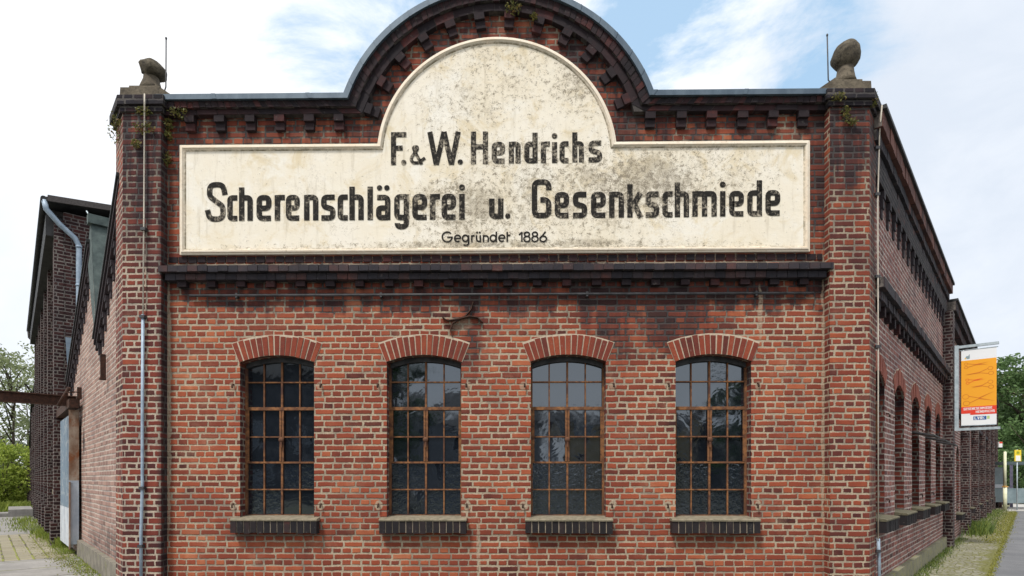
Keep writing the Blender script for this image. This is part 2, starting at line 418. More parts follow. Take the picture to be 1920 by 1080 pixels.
MORT = (.43,.35,.255); MORT_D = (.30,.25,.21)
F = Frame(0, 0, -.0133)
M = {}
M['front'] = brick_mat('brick_front', RED, MORT, soot=[
    (0, 4.08, 9, .36, .85), (1.7, 3.70, 1.2, .75, .75), (.9, 3.9, 1.6, .5, .35), (3.0, 3.95, 1.2, .3, .3), (-.6, 3.62, .45, .5, .42), (-.62, 3.2, .3, .4, .25),  # first band below the ledge: grime, with the ledge's shadow painted in
    (0, 6.0, 9, 1.72, .80), (0, 6.4, 3.0, 1.75, .35), (-4.3, 5.2, .45, 1.5, .5), (4.0, 5.4, .35, 1.6, .35), (0, .95, 9, .10, .22), (-2.9, 1.0, 1.2, .35, .15)], base=-.04, amp=.38, bleach=.30, mk=1.7,
    pale=[(F.U(x)+a_, z_, .055, .07, .9) for x in (519.5, 795.0, 1065.5, 1337.5) for a_ in (-.57, .56) for z_ in (1.16+.15,)]+[(F.U(x)+a_, 1.16+1.68, .05, .06, .6) for x in (519.5, 795.0, 1065.5, 1337.5) for a_ in (-.57, .56)]+[(F.U(897), .72, .03, .45, .6), (F.U(1425), 3.75, .035, .40, .6), (F.U(316), 2.6, .035, 1.9, .8), (F.U(1543), 2.6, .025, 2.2, .7), (F.U(866), 3.62, .16, .10, .35)])
M['pilaster_l'] = brick_mat('brick_pilaster_dark', DEEP, (.47,.395,.31), soot=[(.68, 2.0, .25, 9, 1.0), (.3, 6.5, 1.4, 2.4, 1.0), (.3, 4.9, .9, 1.6, .12)], base=-.02, amp=.36, wob=.018, mk=1.1)
M['pilaster_r'] = brick_mat('brick_pilaster_red', BRICKRED, MORT, soot=[(.75, 3, .2, 9, .30), (.3, 6.4, 1.2, 1.4, 1.1), (.3, 5.2, .9, 1.5, .32), (1.05, 2.8, .07, 6, .3), (.95, 4.0, .35, 4, .3)], base=.0, amp=.40, wob=.018, mk=1.1)
M['right'] = brick_mat('brick_plum', PLUM, (.55,.465,.415), soot=[(4.5, 5.9, 9, .75, .9), (4.5, 4.35, 9, .35, .4), (1, .9, 2.5, .7, .25)], base=.02, amp=.5, bleach=.3)
M['left'] = brick_mat('brick_pale', PALE, (.52,.45,.39), soot=[(-4.6, 2.35, .16, .30, 1.0), (-1.5, .5, 3, .65, .5), (-.55, 2.4, .035, 2.2, .9)], base=.0, amp=.36, bleach=.3)
M['hall'] = brick_mat('brick_maroon', MAROON, (.21,.185,.17), base=.08, amp=.35, bleach=.05)
M['reveal'] = brick_mat('brick_reveal', DEEP, (.34,.29,.23), soot=[(.2, 3.2, 9, .5, .9)], base=.30, amp=.4, wob=.011, mk=.7)  # sooted brick, with the shade under the arch painted in as well
M['flank_reveal'] = brick_mat('brick_flank_reveal', DEEP, (.30,.255,.215), soot=[(.2, 2.98, 9, .42, 1.0)], base=.12, amp=.4, wob=.012, mk=.9)  # blackened arch heads: shade of the deep recess put into the colour
M['dark'] = brick_mat('brick_black', BLACK, (.10,.09,.085), base=.15, amp=.4, bleach=.05)
M['u_red'] = unit_mat('voussoir_brick', [(0,(.07,.022,.019)),(.3,(.145,.032,.022)),(.7,(.225,.046,.025)),(1,(.32,.08,.036))])
M['u_pink'] = unit_mat('voussoir_brick_pale', [(0,(.20,.062,.046)),(.5,(.27,.085,.06)),(1,(.34,.115,.075))])
M['u_black'] = unit_mat('sooted_brick', [(0,(.016,.016,.022)),(.4,(.032,.030,.038)),(.7,(.050,.040,.045)),(.9,(.085,.042,.040)),(1,(.16,.055,.042))], .25)
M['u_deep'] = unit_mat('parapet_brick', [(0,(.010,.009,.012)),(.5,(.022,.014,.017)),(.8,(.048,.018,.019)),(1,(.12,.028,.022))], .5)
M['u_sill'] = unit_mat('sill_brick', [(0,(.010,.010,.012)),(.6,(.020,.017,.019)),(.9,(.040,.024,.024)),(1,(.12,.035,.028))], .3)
M['u_brown'] = unit_mat('flank_cornice_brick', [(0,(.05,.026,.026)),(.4,(.11,.048,.040)),(.8,(.18,.075,.058)),(1,(.25,.11,.08))], .35)
M['mortar'] = plain_mat('mortar', (.40,.33,.25), (.52,.43,.33), 20, .95, bump=.004)
M['mortar_b'] = plain_mat('mortar_black', (.030,.027,.027), (.085,.075,.07), 14, .95, bump=.004)
M['mortar_d'] = plain_mat('mortar_sooted', (.06,.052,.05), (.20,.175,.155), 14, .95, bump=.004)
M['stone'] = plain_mat('weathered_stone', (.085,.07,.052), (.155,.13,.095), 7, .95, bump=.012, spots=(16,.5,.68,(.045,.04,.032),.75))
M['stone_dark'] = plain_mat('weathered_stone_dark', (.065,.055,.04), (.13,.11,.08), 10, .95, bump=.014, spots=(22,.45,.65,(.022,.02,.017),.8))
M['sill_dark'] = plain_mat('sill_mossy', (.09,.082,.055), (.16,.145,.095), 11, .95, bump=.008, spots=(26,.5,.7,(.02,.02,.016),.7))
M['sill'] = plain_mat('sill_stone', (.15,.13,.09), (.25,.215,.155), 11, .92, bump=.006, spots=(26,.55,.7,(.10,.09,.06),.6))
M['plinth'] = plain_mat('plinth_render', (.14,.128,.105), (.23,.21,.17), 5, .95, bump=.012, spots=(4,.55,.68,(.15,.155,.06),.5))
M['plinth_moss'] = plain_mat('plinth_mossy', (.17,.165,.115), (.27,.25,.175), 5, .95, bump=.014, spots=(5,.50,.64,(.20,.20,.06),.7))
M['rust'] = plain_mat('rusted_steel', (.075,.033,.022), (.29,.130,.050), 14, .85, spec=.3, bump=.003, spots=(3.5,.47,.62,(.050,.024,.022),.85), detail=9)
M['rust_door'] = plain_mat('rusted_door_edge', (.16,.085,.05), (.36,.30,.24), 5, .85, bump=.003, spots=(4,.45,.6,(.20,.07,.025),.9), stretch=(1,1,.4))
M['rust_dark'] = plain_mat('rusted_iron', (.030,.016,.012), (.075,.034,.022), 20, .8, bump=.003)
M['iron'] = plain_mat('black_iron', (.014,.015,.018), (.045,.045,.05), 10, .6, spec=.5, bump=.002)
M['zinc'] = plain_mat('zinc_sheet', (.060,.088,.120), (.095,.130,.165), 2.5, .45, .35, .5, .001, stretch=(3,1,1))
M['galv'] = plain_mat('galvanised_steel', (.34,.41,.45), (.50,.57,.61), 14, .5, .25, .5, .001)
M['pipe'] = plain_mat('painted_pipe', (.22,.29,.37), (.33,.41,.50), 9, .5, 0.1, .4, .001)
M['cable'] = plain_mat('pale_cable', (.48,.43,.36), (.62,.57,.49), 9, .7)
M['slate'] = plain_mat('roof_felt', (.055,.075,.075), (.095,.125,.12), 9, .85, bump=.006, spots=(3,.5,.7,(.15,.18,.17),.4))
M['roof'] = plain_mat('dark_roof', (.018,.019,.021), (.04,.042,.045), 5, .7, bump=.004)
M['verge'] = plain_mat('verge_boards', (.05,.045,.045), (.085,.075,.072), 6, .8, stretch=(1,8,8))
M['blue_paint'] = plain_mat('flaking_blue_paint', (.11,.155,.21), (.20,.265,.33), 6, .7, bump=.004, spots=(7,.54,.62,(.42,.44,.45),.7), stretch=(6,6,.6))
M['blue_grey'] = plain_mat('blue_grey_paint', (.34,.41,.49), (.44,.51,.58), 5, .6)
M['white_paint'] = plain_mat('white_board', (.42,.46,.52), (.56,.59,.63), 5, .6, spots=(9,.55,.7,(.35,.30,.24),.6))
M['slab'] = plain_mat('paving_slab', (.20,.195,.185), (.28,.27,.255), 5, .92, bump=.004, spots=(2.2,.5,.7,(.14,.135,.125),.6))
M['asphalt'] = plain_mat('asphalt', (.10,.105,.115), (.155,.16,.17), 5, .92, bump=.006, spots=(60,.5,.7,(.22,.22,.22),.35))
M['bark'] = plain_mat('bark', (.04,.033,.025), (.085,.07,.05), 18, .95, bump=.01)

def glass_mat(name, wav, sc, base=(.006,.008,.012)):
    m, t, b = new_mat(name)
    obj = t.node('ShaderNodeNewGeometry').outputs['Position']
    n = t.noise(obj, sc, 3, .55, .4)
    uvp = t.node('ShaderNodeUVMap', uv_map='UVMap').outputs[0]
    wh = t.node('ShaderNodeTexWhiteNoise', noise_dimensions='2D'); t.l.new(uvp, wh.inputs['Vector']); pr_ = t.xyz(wh.outputs['Color'])
    dirt = t.m('MULTIPLY', t.ss(t.noise(obj, 6, 6, .7), .42, .78), t.m('MULTIPLY_ADD', pr_[0], 1.3, .1), clamp=True)
    col = t.mix(t.m('MULTIPLY', dirt, .5), base, (.030,.034,.042))
    finish(t, b, col, t.m('MULTIPLY_ADD', dirt, .10, .035), n, wav, .9, .5)
    b.inputs['IOR'].default_value = 2.2
    b.inputs['Specular Tint'].default_value = (.80,.90,1,1)
    return m
M['glass'] = glass_mat('window_glass', .0022, 3.0)
M['glass_wavy'] = glass_mat('ripple_glass', .0035, 22, (.006,.009,.015))

def plaster_mat():
    m, t, b = new_mat('sign_plaster')
    uv = t.node('ShaderNodeUVMap', uv_map='UVMap').outputs[0]
    u, v, _ = t.xyz(uv)
    big = t.noise(uv, .8, 6, .6, .4); mid = t.noise(uv, 2.6, 9, .72, .5); fine = t.noise(uv, 15, 8, .75, .3); vf = t.noise(uv, 70, 4, .7)
    col = t.mix(t.ss(big, .35, .65), (.76,.695,.57), (.79,.745,.655))
    col = t.mix(t.m('MULTIPLY', t.ss(t.noise(uv, 1.5, 7, .65, .8), .50, .66), .7), col, (.80,.775,.71))
    col = t.mix(t.m('MULTIPLY', t.ss(t.noise(uv, 2.2, 8, .7, .8), .50, .66), .55), col, (.60,.48,.27))
    cover = 0.0
    for (cu, cz, ru, rz, st) in ((.5, 5.25, 2.2, .9, .15), (.0, 6.9, 1.6, .9, .11), (2.3, 5.45, 1.5, .6, .13), (-.9, 5.0, .9, .6, .09), (1.1, 6.6, .7, .8, .10), (-.7, 6.2, .9, .5, .08), (0, 4.6, 5, .12, .14), (0, 5.85, 5, .10, .05)):
        a = t.m('DIVIDE', t.m('SUBTRACT', u, cu), ru); c = t.m('DIVIDE', t.m('SUBTRACT', v, cz), rz)
        cover = t.m('ADD', cover, t.m('MULTIPLY', t.ss(t.m('ADD', t.m('MULTIPLY', a, a), t.m('MULTIPLY', c, c)), 1, 0), st))
    k = t.m('ADD', t.m('ADD', t.m('MULTIPLY', mid, .42), t.m('MULTIPLY', fine, .40)), t.m('MULTIPLY_ADD', vf, .18, cover))
    col = t.mix(t.m('MULTIPLY', t.ss(k, .55, .70), .36), col, (.46,.38,.25))
    col = t.mix(t.m('MULTIPLY', t.ss(k, .625, .70), .42), col, (.33,.29,.22))
    col = t.mix(t.m('MULTIPLY', t.ss(t.m('ADD', t.m('MULTIPLY', fine, .6), t.m('MULTIPLY_ADD', vf, .4, t.m('MULTIPLY', cover, .45))), .575, .635), .72), col, (.16,.135,.10))
    # patches where the top coat came away and left a clean paler skin
    col = t.mix(t.m('MULTIPLY', t.m('MULTIPLY', t.ss(t.noise(uv, 4.5, 8, .7, 1.0), .56, .61), t.ss(cover, .04, .12)), .8), col, (.74,.69,.58))
    streak = t.noise(t.comb(t.m('MULTIPLY', u, 9), t.m('MULTIPLY', v, .9)), 1.4, 7, .7)
    col = t.mix(t.m('MULTIPLY', t.ss(streak, .52, .70), .40), col, (.42,.36,.26))
    vo = t.node('ShaderNodeTexVoronoi', {'Scale': 2.3}, feature='DISTANCE_TO_EDGE')
    dn = t.node('ShaderNodeVectorMath', operation='ADD'); t.l.new(uv, dn.inputs[0]); t.l.new(t.noise(uv, 3, 6, .65, col=True), dn.inputs[1])
    t.l.new(dn.outputs[0], vo.inputs['Vector'])
    crack = t.m('MULTIPLY', t.ss(vo.outputs['Distance'], .010, .002), t.ss(big, .46, .55))
    col = t.mix(t.m('MULTIPLY', crack, .55), col, (.22,.18,.13))
    finish(t, b, col, .9, t.m('ADD', mid, t.m('MULTIPLY', fine, .6)), .008, .8, .25)
    return m
M['plaster'] = plaster_mat()

def trim_mat():
    m, t, b = new_mat('sign_moulding')
    uv = t.node('ShaderNodeUVMap', uv_map='UVMap').outputs[0]
    geo = t.node('ShaderNodeNewGeometry').outputs['Position']
    n = t.noise(geo, 5, 6, .65); f = t.noise(geo, 26, 5, .7)
    col = t.mix(t.ss(n, .35, .65), (.70,.60,.475), (.76,.69,.58))
    u, v, _ = t.xyz(uv)
    grime = t.m('MULTIPLY', t.ss(v, .045, .075), t.ss(t.m('ADD', t.m('MULTIPLY', n, .6), t.m('MULTIPLY', f, .4)), .38, .58))
    col = t.mix(t.m('MULTIPLY', grime, .85), col, (.14,.115,.06))
    col = t.mix(t.m('MULTIPLY', t.ss(f, .58, .7), .5), col, (.25,.20,.13))
    finish(t, b, col, .9, f, .005, .8, .25)
    return m
M['trim'] = trim_mat()

def letter_mat(name, wear):
    m, t, b = new_mat(name)
    geo = t.node('ShaderNodeNewGeometry').outputs['Position']
    u, _, v = t.xyz(geo)
    f = t.noise(geo, 30, 6, .72); mid = t.noise(geo, 2.6, 6, .65)
    scr = t.noise(t.comb(t.m('MULTIPLY', u, 40), t.m('MULTIPLY', v, 7)), 1, 5, .7)
    k = t.m('ADD', t.m('ADD', t.m('MULTIPLY', f, .45), t.m('MULTIPLY', scr, .25)), t.m('MULTIPLY', mid, .3))
    col = t.mix(t.ss(f, .35, .7), (.009,.008,.007), (.024,.021,.018))
    col = t.mix(t.ss(k, wear, wear+.13), col, (.42,.37,.29))
    finish(t, b, col, .85, f, .003, .5, .25)
    return m
M['letters'] = letter_mat('black_letter_paint', .50)
M['letters_worn'] = letter_mat('worn_letter_paint', .475)
M['letters_thin'] = letter_mat('thin_letter_paint', .545)

# ================================================================== THE SETTING: ground and paths
Rf = Frame(4.442, -.19, R_(48.6))
Lf = Frame(-4.923, -.065, R_(-48))
GZ = 0.20                                   # the lane at the left lies a step higher
def ground_mat():
    m, t, b = new_mat('ground_earth')
    geo = t.node('ShaderNodeNewGeometry').outputs['Position']
    n = t.noise(geo, .35, 6, .6); f = t.noise(geo, 9, 5, .65)
    col = t.mix(t.ss(n, .4, .6), (.12,.115,.10), (.085,.10,.045))
    col = t.mix(t.ss(f, .4, .7), col, (.15,.145,.125))
    finish(t, b, col, .95, f, .02, .6, .2)
    return m
g = MB()
xs = [-900, -120, -40, -20, -5.2, -3.6, 3, 40, 120, 900]; zs = [GZ, GZ, GZ, GZ, GZ, 0, 0, 0, 0, 0]
ys = [-200, -60, -20, 0, 20, 60, 160, 1200]
for i in range(len(xs)-1):
    for j in range(len(ys)-1):
        g.face([(xs[i],ys[j],zs[i]-.004),(xs[i+1],ys[j],zs[i+1]-.004),(xs[i+1],ys[j+1],zs[i+1]-.004),(xs[i],ys[j+1],zs[i]-.004)])
tag(g.build('ground', ground_mat()), kind='structure')

# left lane in the left wall's own directions: s along the wall, n away from it
def lq(mb, s0, s1, n0, n1, z, mi=0):
    mb.face([Lf.W(-s0,-n0,z), Lf.W(-s0,-n1,z), Lf.W(-s1,-n1,z), Lf.W(-s1,-n0,z)], [(s0,n0),(s0,n1),(s1,n1),(s1,n0)], mi)
def slab_mat():
    m, t, b = new_mat('large_paving_slabs')
    uv = t.node('ShaderNodeUVMap', uv_map='UVMap').outputs[0]
    g_ = t.node('ShaderNodeGroup', node_tree=BOND)
    for k, v_ in (('Length',1.15),('Height',1.5),('Mortar',.03),('Alternate',0.0),('Wobble',.02)): g_.inputs[k].default_value = v_
    t.l.new(uv, g_.inputs['UV'])
    r = t.xyz(g_.outputs['Random'])
    n = t.noise(uv, 1.2, 6, .62); f = t.noise(uv, 18, 5, .65)
    col = t.mix(t.ss(n, .35, .65), (.20,.195,.185), (.29,.28,.265))
    col = t.mix(t.m('MULTIPLY', r[0], .25), col, (.33,.32,.31))
    col = t.mix(t.m('MULTIPLY', t.ss(f, .5, .75), .4), col, (.13,.125,.115))
    jc = t.mix(t.ss(t.noise(uv, 3, 4, .6), .45, .6), (.09,.085,.075), (.17,.18,.05))
    col = t.mix(g_.outputs['Brick'], jc, col)
    finish(t, b, col, .92, g_.outputs['Height'], .008, .6, .25)
    return m
def paver_mat():
    m, t, b = new_mat('lane_pavers')
    uv = t.node('ShaderNodeUVMap', uv_map='UVMap').outputs[0]
    g_ = t.node('ShaderNodeGroup', node_tree=BOND)
    for k, v_ in (('Length',.42),('Height',.21),('Mortar',.022),('Alternate',0.0),('Wobble',.008)): g_.inputs[k].default_value = v_
    t.l.new(uv, g_.inputs['UV'])
    r = t.xyz(g_.outputs['Random']); n = t.noise(uv, 2.2, 6, .62); f = t.noise(uv, 26, 5, .65)
    col = t.ramp(t.m('MULTIPLY_ADD', r[0], .5, t.m('MULTIPLY', n, .5)), [(0,(.21,.185,.135)),(1,(.33,.30,.225))])
    col = t.mix(t.m('MULTIPLY', t.ss(f, .5, .75), .4), col, (.14,.125,.10))
    jc = t.mix(t.ss(t.noise(uv, 2, 4, .6), .38, .55), (.10,.09,.07), (.21,.22,.055))
    col = t.mix(g_.outputs['Brick'], jc, col)
    finish(t, b, col, .92, g_.outputs['Height'], .012, .8, .25)
    return m
p = MB(); lq(p, -6, 4.8, .0, 6, GZ); lq(p, 11.2, 25, .0, 6, GZ)
tag(p.build('pavement', slab_mat()), kind='structure')
p = MB(); lq(p, 4.8, 11.2, .0, 6, GZ+.003)
tag(p.build('path', paver_mat()), kind='structure')
# right: cobbled strip along the plinth, then the footpath
def rq(mb, s0, s1, n0, n1, z, mi=0):
    mb.face([Rf.W(s0,-n0,z), Rf.W(s0,-n1,z), Rf.W(s1,-n1,z), Rf.W(s1,-n0,z)][::-1], [(s0,n0),(s0,n1),(s1,n1),(s1,n0)][::-1], mi)
def cobble_mat():
    m, t, b = new_mat('mossy_cobbles')
    uv = t.node('ShaderNodeUVMap', uv_map='UVMap').outputs[0]
    u, v, _ = t.xyz(uv)
    vo = t.node('ShaderNodeTexVoronoi', {'Scale': 9.0, 'Randomness': .75}, feature='DISTANCE_TO_EDGE'); t.l.new(uv, vo.inputs['Vector'])
    vc = t.node('ShaderNodeTexVoronoi', {'Scale': 9.0, 'Randomness': .75}); t.l.new(uv, vc.inputs['Vector'])
    r = t.xyz(vc.outputs['Color'])
    n = t.noise(uv, 1.6, 6, .65); f = t.noise(uv, 24, 5, .65)
    col = t.ramp(t.m('MULTIPLY_ADD', r[0], .6, t.m('MULTIPLY', f, .4)), [(0,(.16,.15,.115)),(1,(.32,.31,.25))])
    moss = t.mix(f, (.09,.10,.03), (.21,.20,.055))
    col = t.mix(t.ss(vo.outputs['Distance'], .02, .10), moss, col)
    col = t.mix(t.m('MULTIPLY', t.ss(t.m('ADD', n, t.m('MULTIPLY', t.ss(v, .65, 1.05), .25)), .52, .70), .85), col, moss)
    finish(t, b, col, .95, t.m('ADD', t.ss(vo.outputs['Distance'], 0, .16), t.m('MULTIPLY', f, .3)), .02, .8, .2)
    return m
def footpath_mat():
    m, t, b = new_mat('footpath_asphalt')
    uv = t.node('ShaderNodeUVMap', uv_map='UVMap').outputs[0]
    n = t.noise(uv, .9, 6, .62); f = t.noise(uv, 55, 4, .65)
    st = t.noise(t.comb(t.m('MULTIPLY', t.xyz(uv)[0], 4), t.m('MULTIPLY', t.xyz(uv)[1], .4)), 1, 5, .6)
    col = t.mix(t.ss(n, .35, .65), (.125,.13,.14), (.165,.17,.18))
    col = t.mix(t.m('MULTIPLY', t.ss(st, .45, .7), .4), col, (.19,.19,.195))
    col = t.mix(t.m('MULTIPLY', t.ss(f, .5, .75), .35), col, (.30,.30,.30))
    finish(t, b, col, .92, f, .006, .6, .25)
    return m
p = MB(); rq(p, -8, 40, -.05, 1.0, 0)
tag(p.build('cobble_verge', cobble_mat()), kind='structure')
p = MB(); rq(p, -8, 31.5, 1.0, 7.5, .001)
tag(p.build('footpath', footpath_mat()), kind='structure')
p = MB(); rq(p, 31.5, 60, .6, 9, .004)
tag(p.build('road', plain_mat('pale_concrete', (.36,.35,.33), (.46,.45,.43), 3, .9, bump=.003)), kind='structure')

# ================================================================== FACTORY BUILDING
fac_b = empty('factory_building')
tag(fac_b, 'old red brick factory front with round gable, cream painted sign and four iron windows', 'factory')

def fu(x, d=0.0): return F.U(x, d)
# ---- gable geometry
GC_U, GC_Z = fu(934, -.13), 5.775
def arc_path(uL, uR, z, Rr, cu, cz, n=44):
    """left straight at height z, round arc, right straight"""
    h = math.sqrt(max(Rr*Rr-(z-cz)**2, 0))
    a0 = math.acos(-h/Rr) if True else 0
    a0 = PI-math.asin((z-cz)/Rr); a1 = math.asin((z-cz)/Rr)
    left = [(uL+(cu-h-uL)*k/10, z) for k in range(10)]
    arc = [(cu+Rr*math.cos(a0+(a1-a0)*k/n), cz+Rr*math.sin(a0+(a1-a0)*k/n)) for k in range(n+1)]
    right = [(cu+h+(uR-cu-h)*k/10, z) for k in range(1, 11)]
    return left+arc+right
UL, UR = fu(313), fu(1545)
# ---- window data
WIN_X = (519.5, 795.0, 1065.5, 1337.5); WW = .955
WZ0, WSPR, WRISE = 1.16, 1.985, .090
def arch_open(cu, z0, wd, spr, rise, n=10):
    hw = wd/2; Ri = (hw*hw+rise*rise)/(2*rise); cz = z0+spr+rise-Ri; a = math.asin(hw/Ri)
    return [(cu-hw, z0), (cu+hw, z0)]+[(cu+Ri*math.sin(a-2*a*k/n), cz+Ri*math.cos(a-2*a*k/n)) for k in range(n+1)], Ri, cz, a
holes = [arch_open(fu(x), WZ0, WW, WSPR, WRISE)[0] for x in WIN_X]
wall_out = [(UL-.05, -.2), (UR+.05, -.2)]+[p for p in reversed(arc_path(UL-.05, UR+.05, 6.43, 2.00, GC_U, GC_Z))]
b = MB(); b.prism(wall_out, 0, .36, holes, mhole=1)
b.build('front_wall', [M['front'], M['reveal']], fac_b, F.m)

# ---- pilasters at the two corners
def offs(plan, d):
    n = len(plan); out = []
    for i in range(n):
        a, p_, c = Vector(plan[i-1]), Vector(plan[i]), Vector(plan[(i+1) % n])
        e1 = (p_-a).normalized(); e2 = (c-p_).normalized()
        n1 = Vector((e1.y, -e1.x)); n2 = Vector((e2.y, -e2.x))
        k = (n1+n2)/(1+n1.dot(n2)); out.append(tuple(p_+k*d))
    return out
uA, uB = F.U(230, -.13), F.U(302, -.13)
A = F.W(uA, -.13); Bp = F.W(uB, -.13); Bi = F.W(uB, .30)
D1 = Lf.W(-.50, 0); D2 = Lf.W(-.50, .45)
plan_l = [tuple(q.xy) for q in (A, Bp, Bi, D2, D1)]
uC, uD = F.U(1556, -.13), F.U(1630, -.13)
A2 = F.W(uC, -.13); B2 = F.W(uD, -.13); E1 = Rf.W(.40, 0); E2 = Rf.W(.40, .45); Ci = F.W(uC, .30)
plan_r = [tuple(q.xy) for q in (A2, B2, E1, E2, Ci)]
for plan, mt, lab in ((plan_l, M['pilaster_l'], 'sooty dark corner pilaster'), (plan_r, M['pilaster_r'], 'bright red corner pilaster')):
    b = MB(); b.vprism(plan, -.1, 6.30, uoff=0.03); o = b.build('pilaster', mt, fac_b); o['label'] = lab
    b = MB(); b.vprism(offs(plan, .03), 6.28, 6.352); b.vprism(offs(plan, .065), 6.352, 6.468)
    b.build('pilaster_cap', M['dark'], fac_b)

# ---- coping / cornice bands that follow straight - arch - straight
def band(name, Ro, zo, Ri, zi, d0, d1, mat, brick=None, uL=None, uR=None, seed=1, gap=.006):
    rnd = random.Random(seed)
    uL = UL-.06 if uL is None else uL; uR = UR+.06 if uR is None else uR
    o = arc_path(uL, uR, zo, Ro, GC_U, GC_Z, 88); i = arc_path(uL, uR, zi, Ri, GC_U, GC_Z, 88)
    b = MB()
    if brick is None:
        for k in range(len(o)-1):
            q = [i[k], i[k+1], o[k+1], o[k]]
            if k % 5 == 3:                 # lapped sheet joint
                h_ = .22; e0 = [q[0], (q[0][0]+(q[1][0]-q[0][0])*h_, q[0][1]+(q[1][1]-q[0][1])*h_), (q[3][0]+(q[2][0]-q[3][0])*h_, q[3][1]+(q[2][1]-q[3][1])*h_), q[3]]
                b.face([(p_[0], d0-.006, p_[1]) for p_ in e0]); b.face([(e0[1][0], d0-.006, e0[1][1]), (e0[1][0], d0, e0[1][1]), (e0[2][0], d0, e0[2][1]), (e0[2][0], d0-.006, e0[2][1])])
            b.face([(p_[0], d0, p_[1]) for p_ in q]); b.face([(p_[0], d1, p_[1]) for p_ in (o[k], o[k+1])]+[(p_[0], d0, p_[1]) for p_ in (o[k+1], o[k])])
            b.face([(p_[0], d0, p_[1]) for p_ in (i[k], i[k+1])][::-1]+[(p_[0], d1, p_[1]) for p_ in (i[k], i[k+1])])
    else:
        # walk along both paths and lay single bricks
        def walk(path):
            acc = [0]
            for k in range(1, len(path)): acc.append(acc[-1]+math.hypot(path[k][0]-path[k-1][0], path[k][1]-path[k-1][1]))
            return acc
        mid = [((p_[0]+q[0])/2, (p_[1]+q[1])/2) for p_, q in zip(o, i)]
        am = walk(mid)
        def at(path, s_):
            s_ = min(max(s_, 0), am[-1]-1e-6); k = max(j for j in range(len(am)-1) if am[j] <= s_)
            f_ = (s_-am[k])/(am[k+1]-am[k]); return (path[k][0]+(path[k+1][0]-path[k][0])*f_, path[k][1]+(path[k+1][1]-path[k][1])*f_)
        for k in range(len(o)-1):           # mortar bed behind the bricks
            q = [i[k], i[k+1], o[k+1], o[k]]
            b.face([(p_[0], d0+.010, p_[1]) for p_ in q], None, 1)
            b.face([(i[k+1][0], d0+.010, i[k+1][1]), (i[k][0], d0+.010, i[k][1]), (i[k][0], d1, i[k][1]), (i[k+1][0], d1, i[k+1][1])], None, 1)
        s_ = 0.0; n = 0
        while s_ < am[-1]-brick*.4:
            L = brick*rnd.uniform(.94, 1.06); e = min(s_+L, am[-1]); j = [rnd.uniform(-.006, .006) for _ in range(4)]
            g0 = s_+gap*rnd.uniform(.5, 1.0); g1 = e-gap*rnd.uniform(.5, 1.0)
            a0, a1, c0, c1 = at(i, g0), at(i, g1), at(o, g0), at(o, g1)
            id_ = (n+seed*57+.5, seed+.5); dd = d0+rnd.uniform(-.006, .006)
            lo = rnd.uniform(-.004, .004)
            def shift(p_, q, k_): L_ = math.hypot(q[0]-p_[0], q[1]-p_[1]); return (p_[0]+(p_[0]-q[0])/L_*k_, p_[1]+(p_[1]-q[1])/L_*k_)
            A0, A1 = shift(a0, c0, lo), shift(a1, c1, lo)
            P = [(A0[0], dd+j[0]*.5, A0[1]), (A1[0], dd+j[1]*.5, A1[1]), (c1[0], dd+j[2]*.5, c1[1]), (c0[0], dd+j[3]*.5, c0[1])]
            Q = [(q_[0], d1, q_[2]) for q_ in P]
            b.face(P, [id_]*4)
            for x, y in ((0,1),(1,2),(2,3),(3,0)): b.face([P[y], P[x], Q[x], Q[y]], [id_]*4)
            s_ = e; n += 1
    return b.build(name, mat, fac_b, F.m)
band('parapet_flashing', 2.065, 6.490, 1.995, 6.424, -.165, .40, M['zinc'])
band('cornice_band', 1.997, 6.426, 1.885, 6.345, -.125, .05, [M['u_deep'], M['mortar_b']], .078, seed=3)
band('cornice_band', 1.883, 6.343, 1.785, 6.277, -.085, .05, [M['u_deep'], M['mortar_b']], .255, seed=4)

# ---- corbels under the cornice (two stepped bricks each)
def corbel_mesh(seed):
    rnd = random.Random(seed); b = MB()
    id1, id2 = (seed*3+.5, 9.5), (seed*3+1.5, 9.5)
    b.box(-.062+rnd.uniform(-.005,.005), .062, -.085, .02, -.085, .0, 0, id1)
    b.box(-.058, .058+rnd.uniform(-.005,.005), -.052, .02, -.180, -.088, 0, id2)
    return b.mesh('corbel', M['u_deep'])
CM = [corbel_mesh(k) for k in range(5)]
for n, x in enumerate((356.6, 413, 469.6, 525, 580.6, 635.7, 1219, 1277, 1334, 1392, 1448.7, 1505.6)):
    again(CM[n % 5], 'corbel', fac_b, F.m @ T((fu(x, -.05), 0, 6.275)))
for n, k in enumerate(range(-6, 6)):
    a = R_(4.7+12.6*k); r = 1.783
    again(CM[(n*2+1) % 5], 'corbel', fac_b, F.m @ T((GC_U+r*math.sin(a), 0, GC_Z+r*math.cos(a))) @ Matrix.Rotation(a, 4, 'Y'))

# ---- ledge below the sign, with dentils
def brick_run(b, u0, u1, d0, d1, z0, z1, bl, seed, sag=.004, gap=.007, mi=0, mim=1):
    rnd = random.Random(seed); u = u0; n = 0
    b.box(u0, u1, d0+.012, d1, z0+.004, z1-.003, mim)
    while u < u1-.02:
        e = min(u+bl*rnd.uniform(.95, 1.05), u1)
        j = rnd.uniform(-.006, .006); k = rnd.uniform(-sag, sag)
        b.box(u+gap*.5, e-gap*.5, d0+j, d1, z0+k, z1+rnd.uniform(-.002,.002), mi, (n+seed*61+.5, seed+.5))
        u = e; n += 1
uLe, uRe = F.U(303, -.13), F.U(1557, -.13)
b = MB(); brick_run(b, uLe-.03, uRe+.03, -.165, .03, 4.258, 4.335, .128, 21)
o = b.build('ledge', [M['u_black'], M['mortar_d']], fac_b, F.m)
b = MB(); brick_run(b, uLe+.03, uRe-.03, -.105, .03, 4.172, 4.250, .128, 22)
b.build('ledge', [M['u_black'], M['mortar_d']], fac_b, F.m)
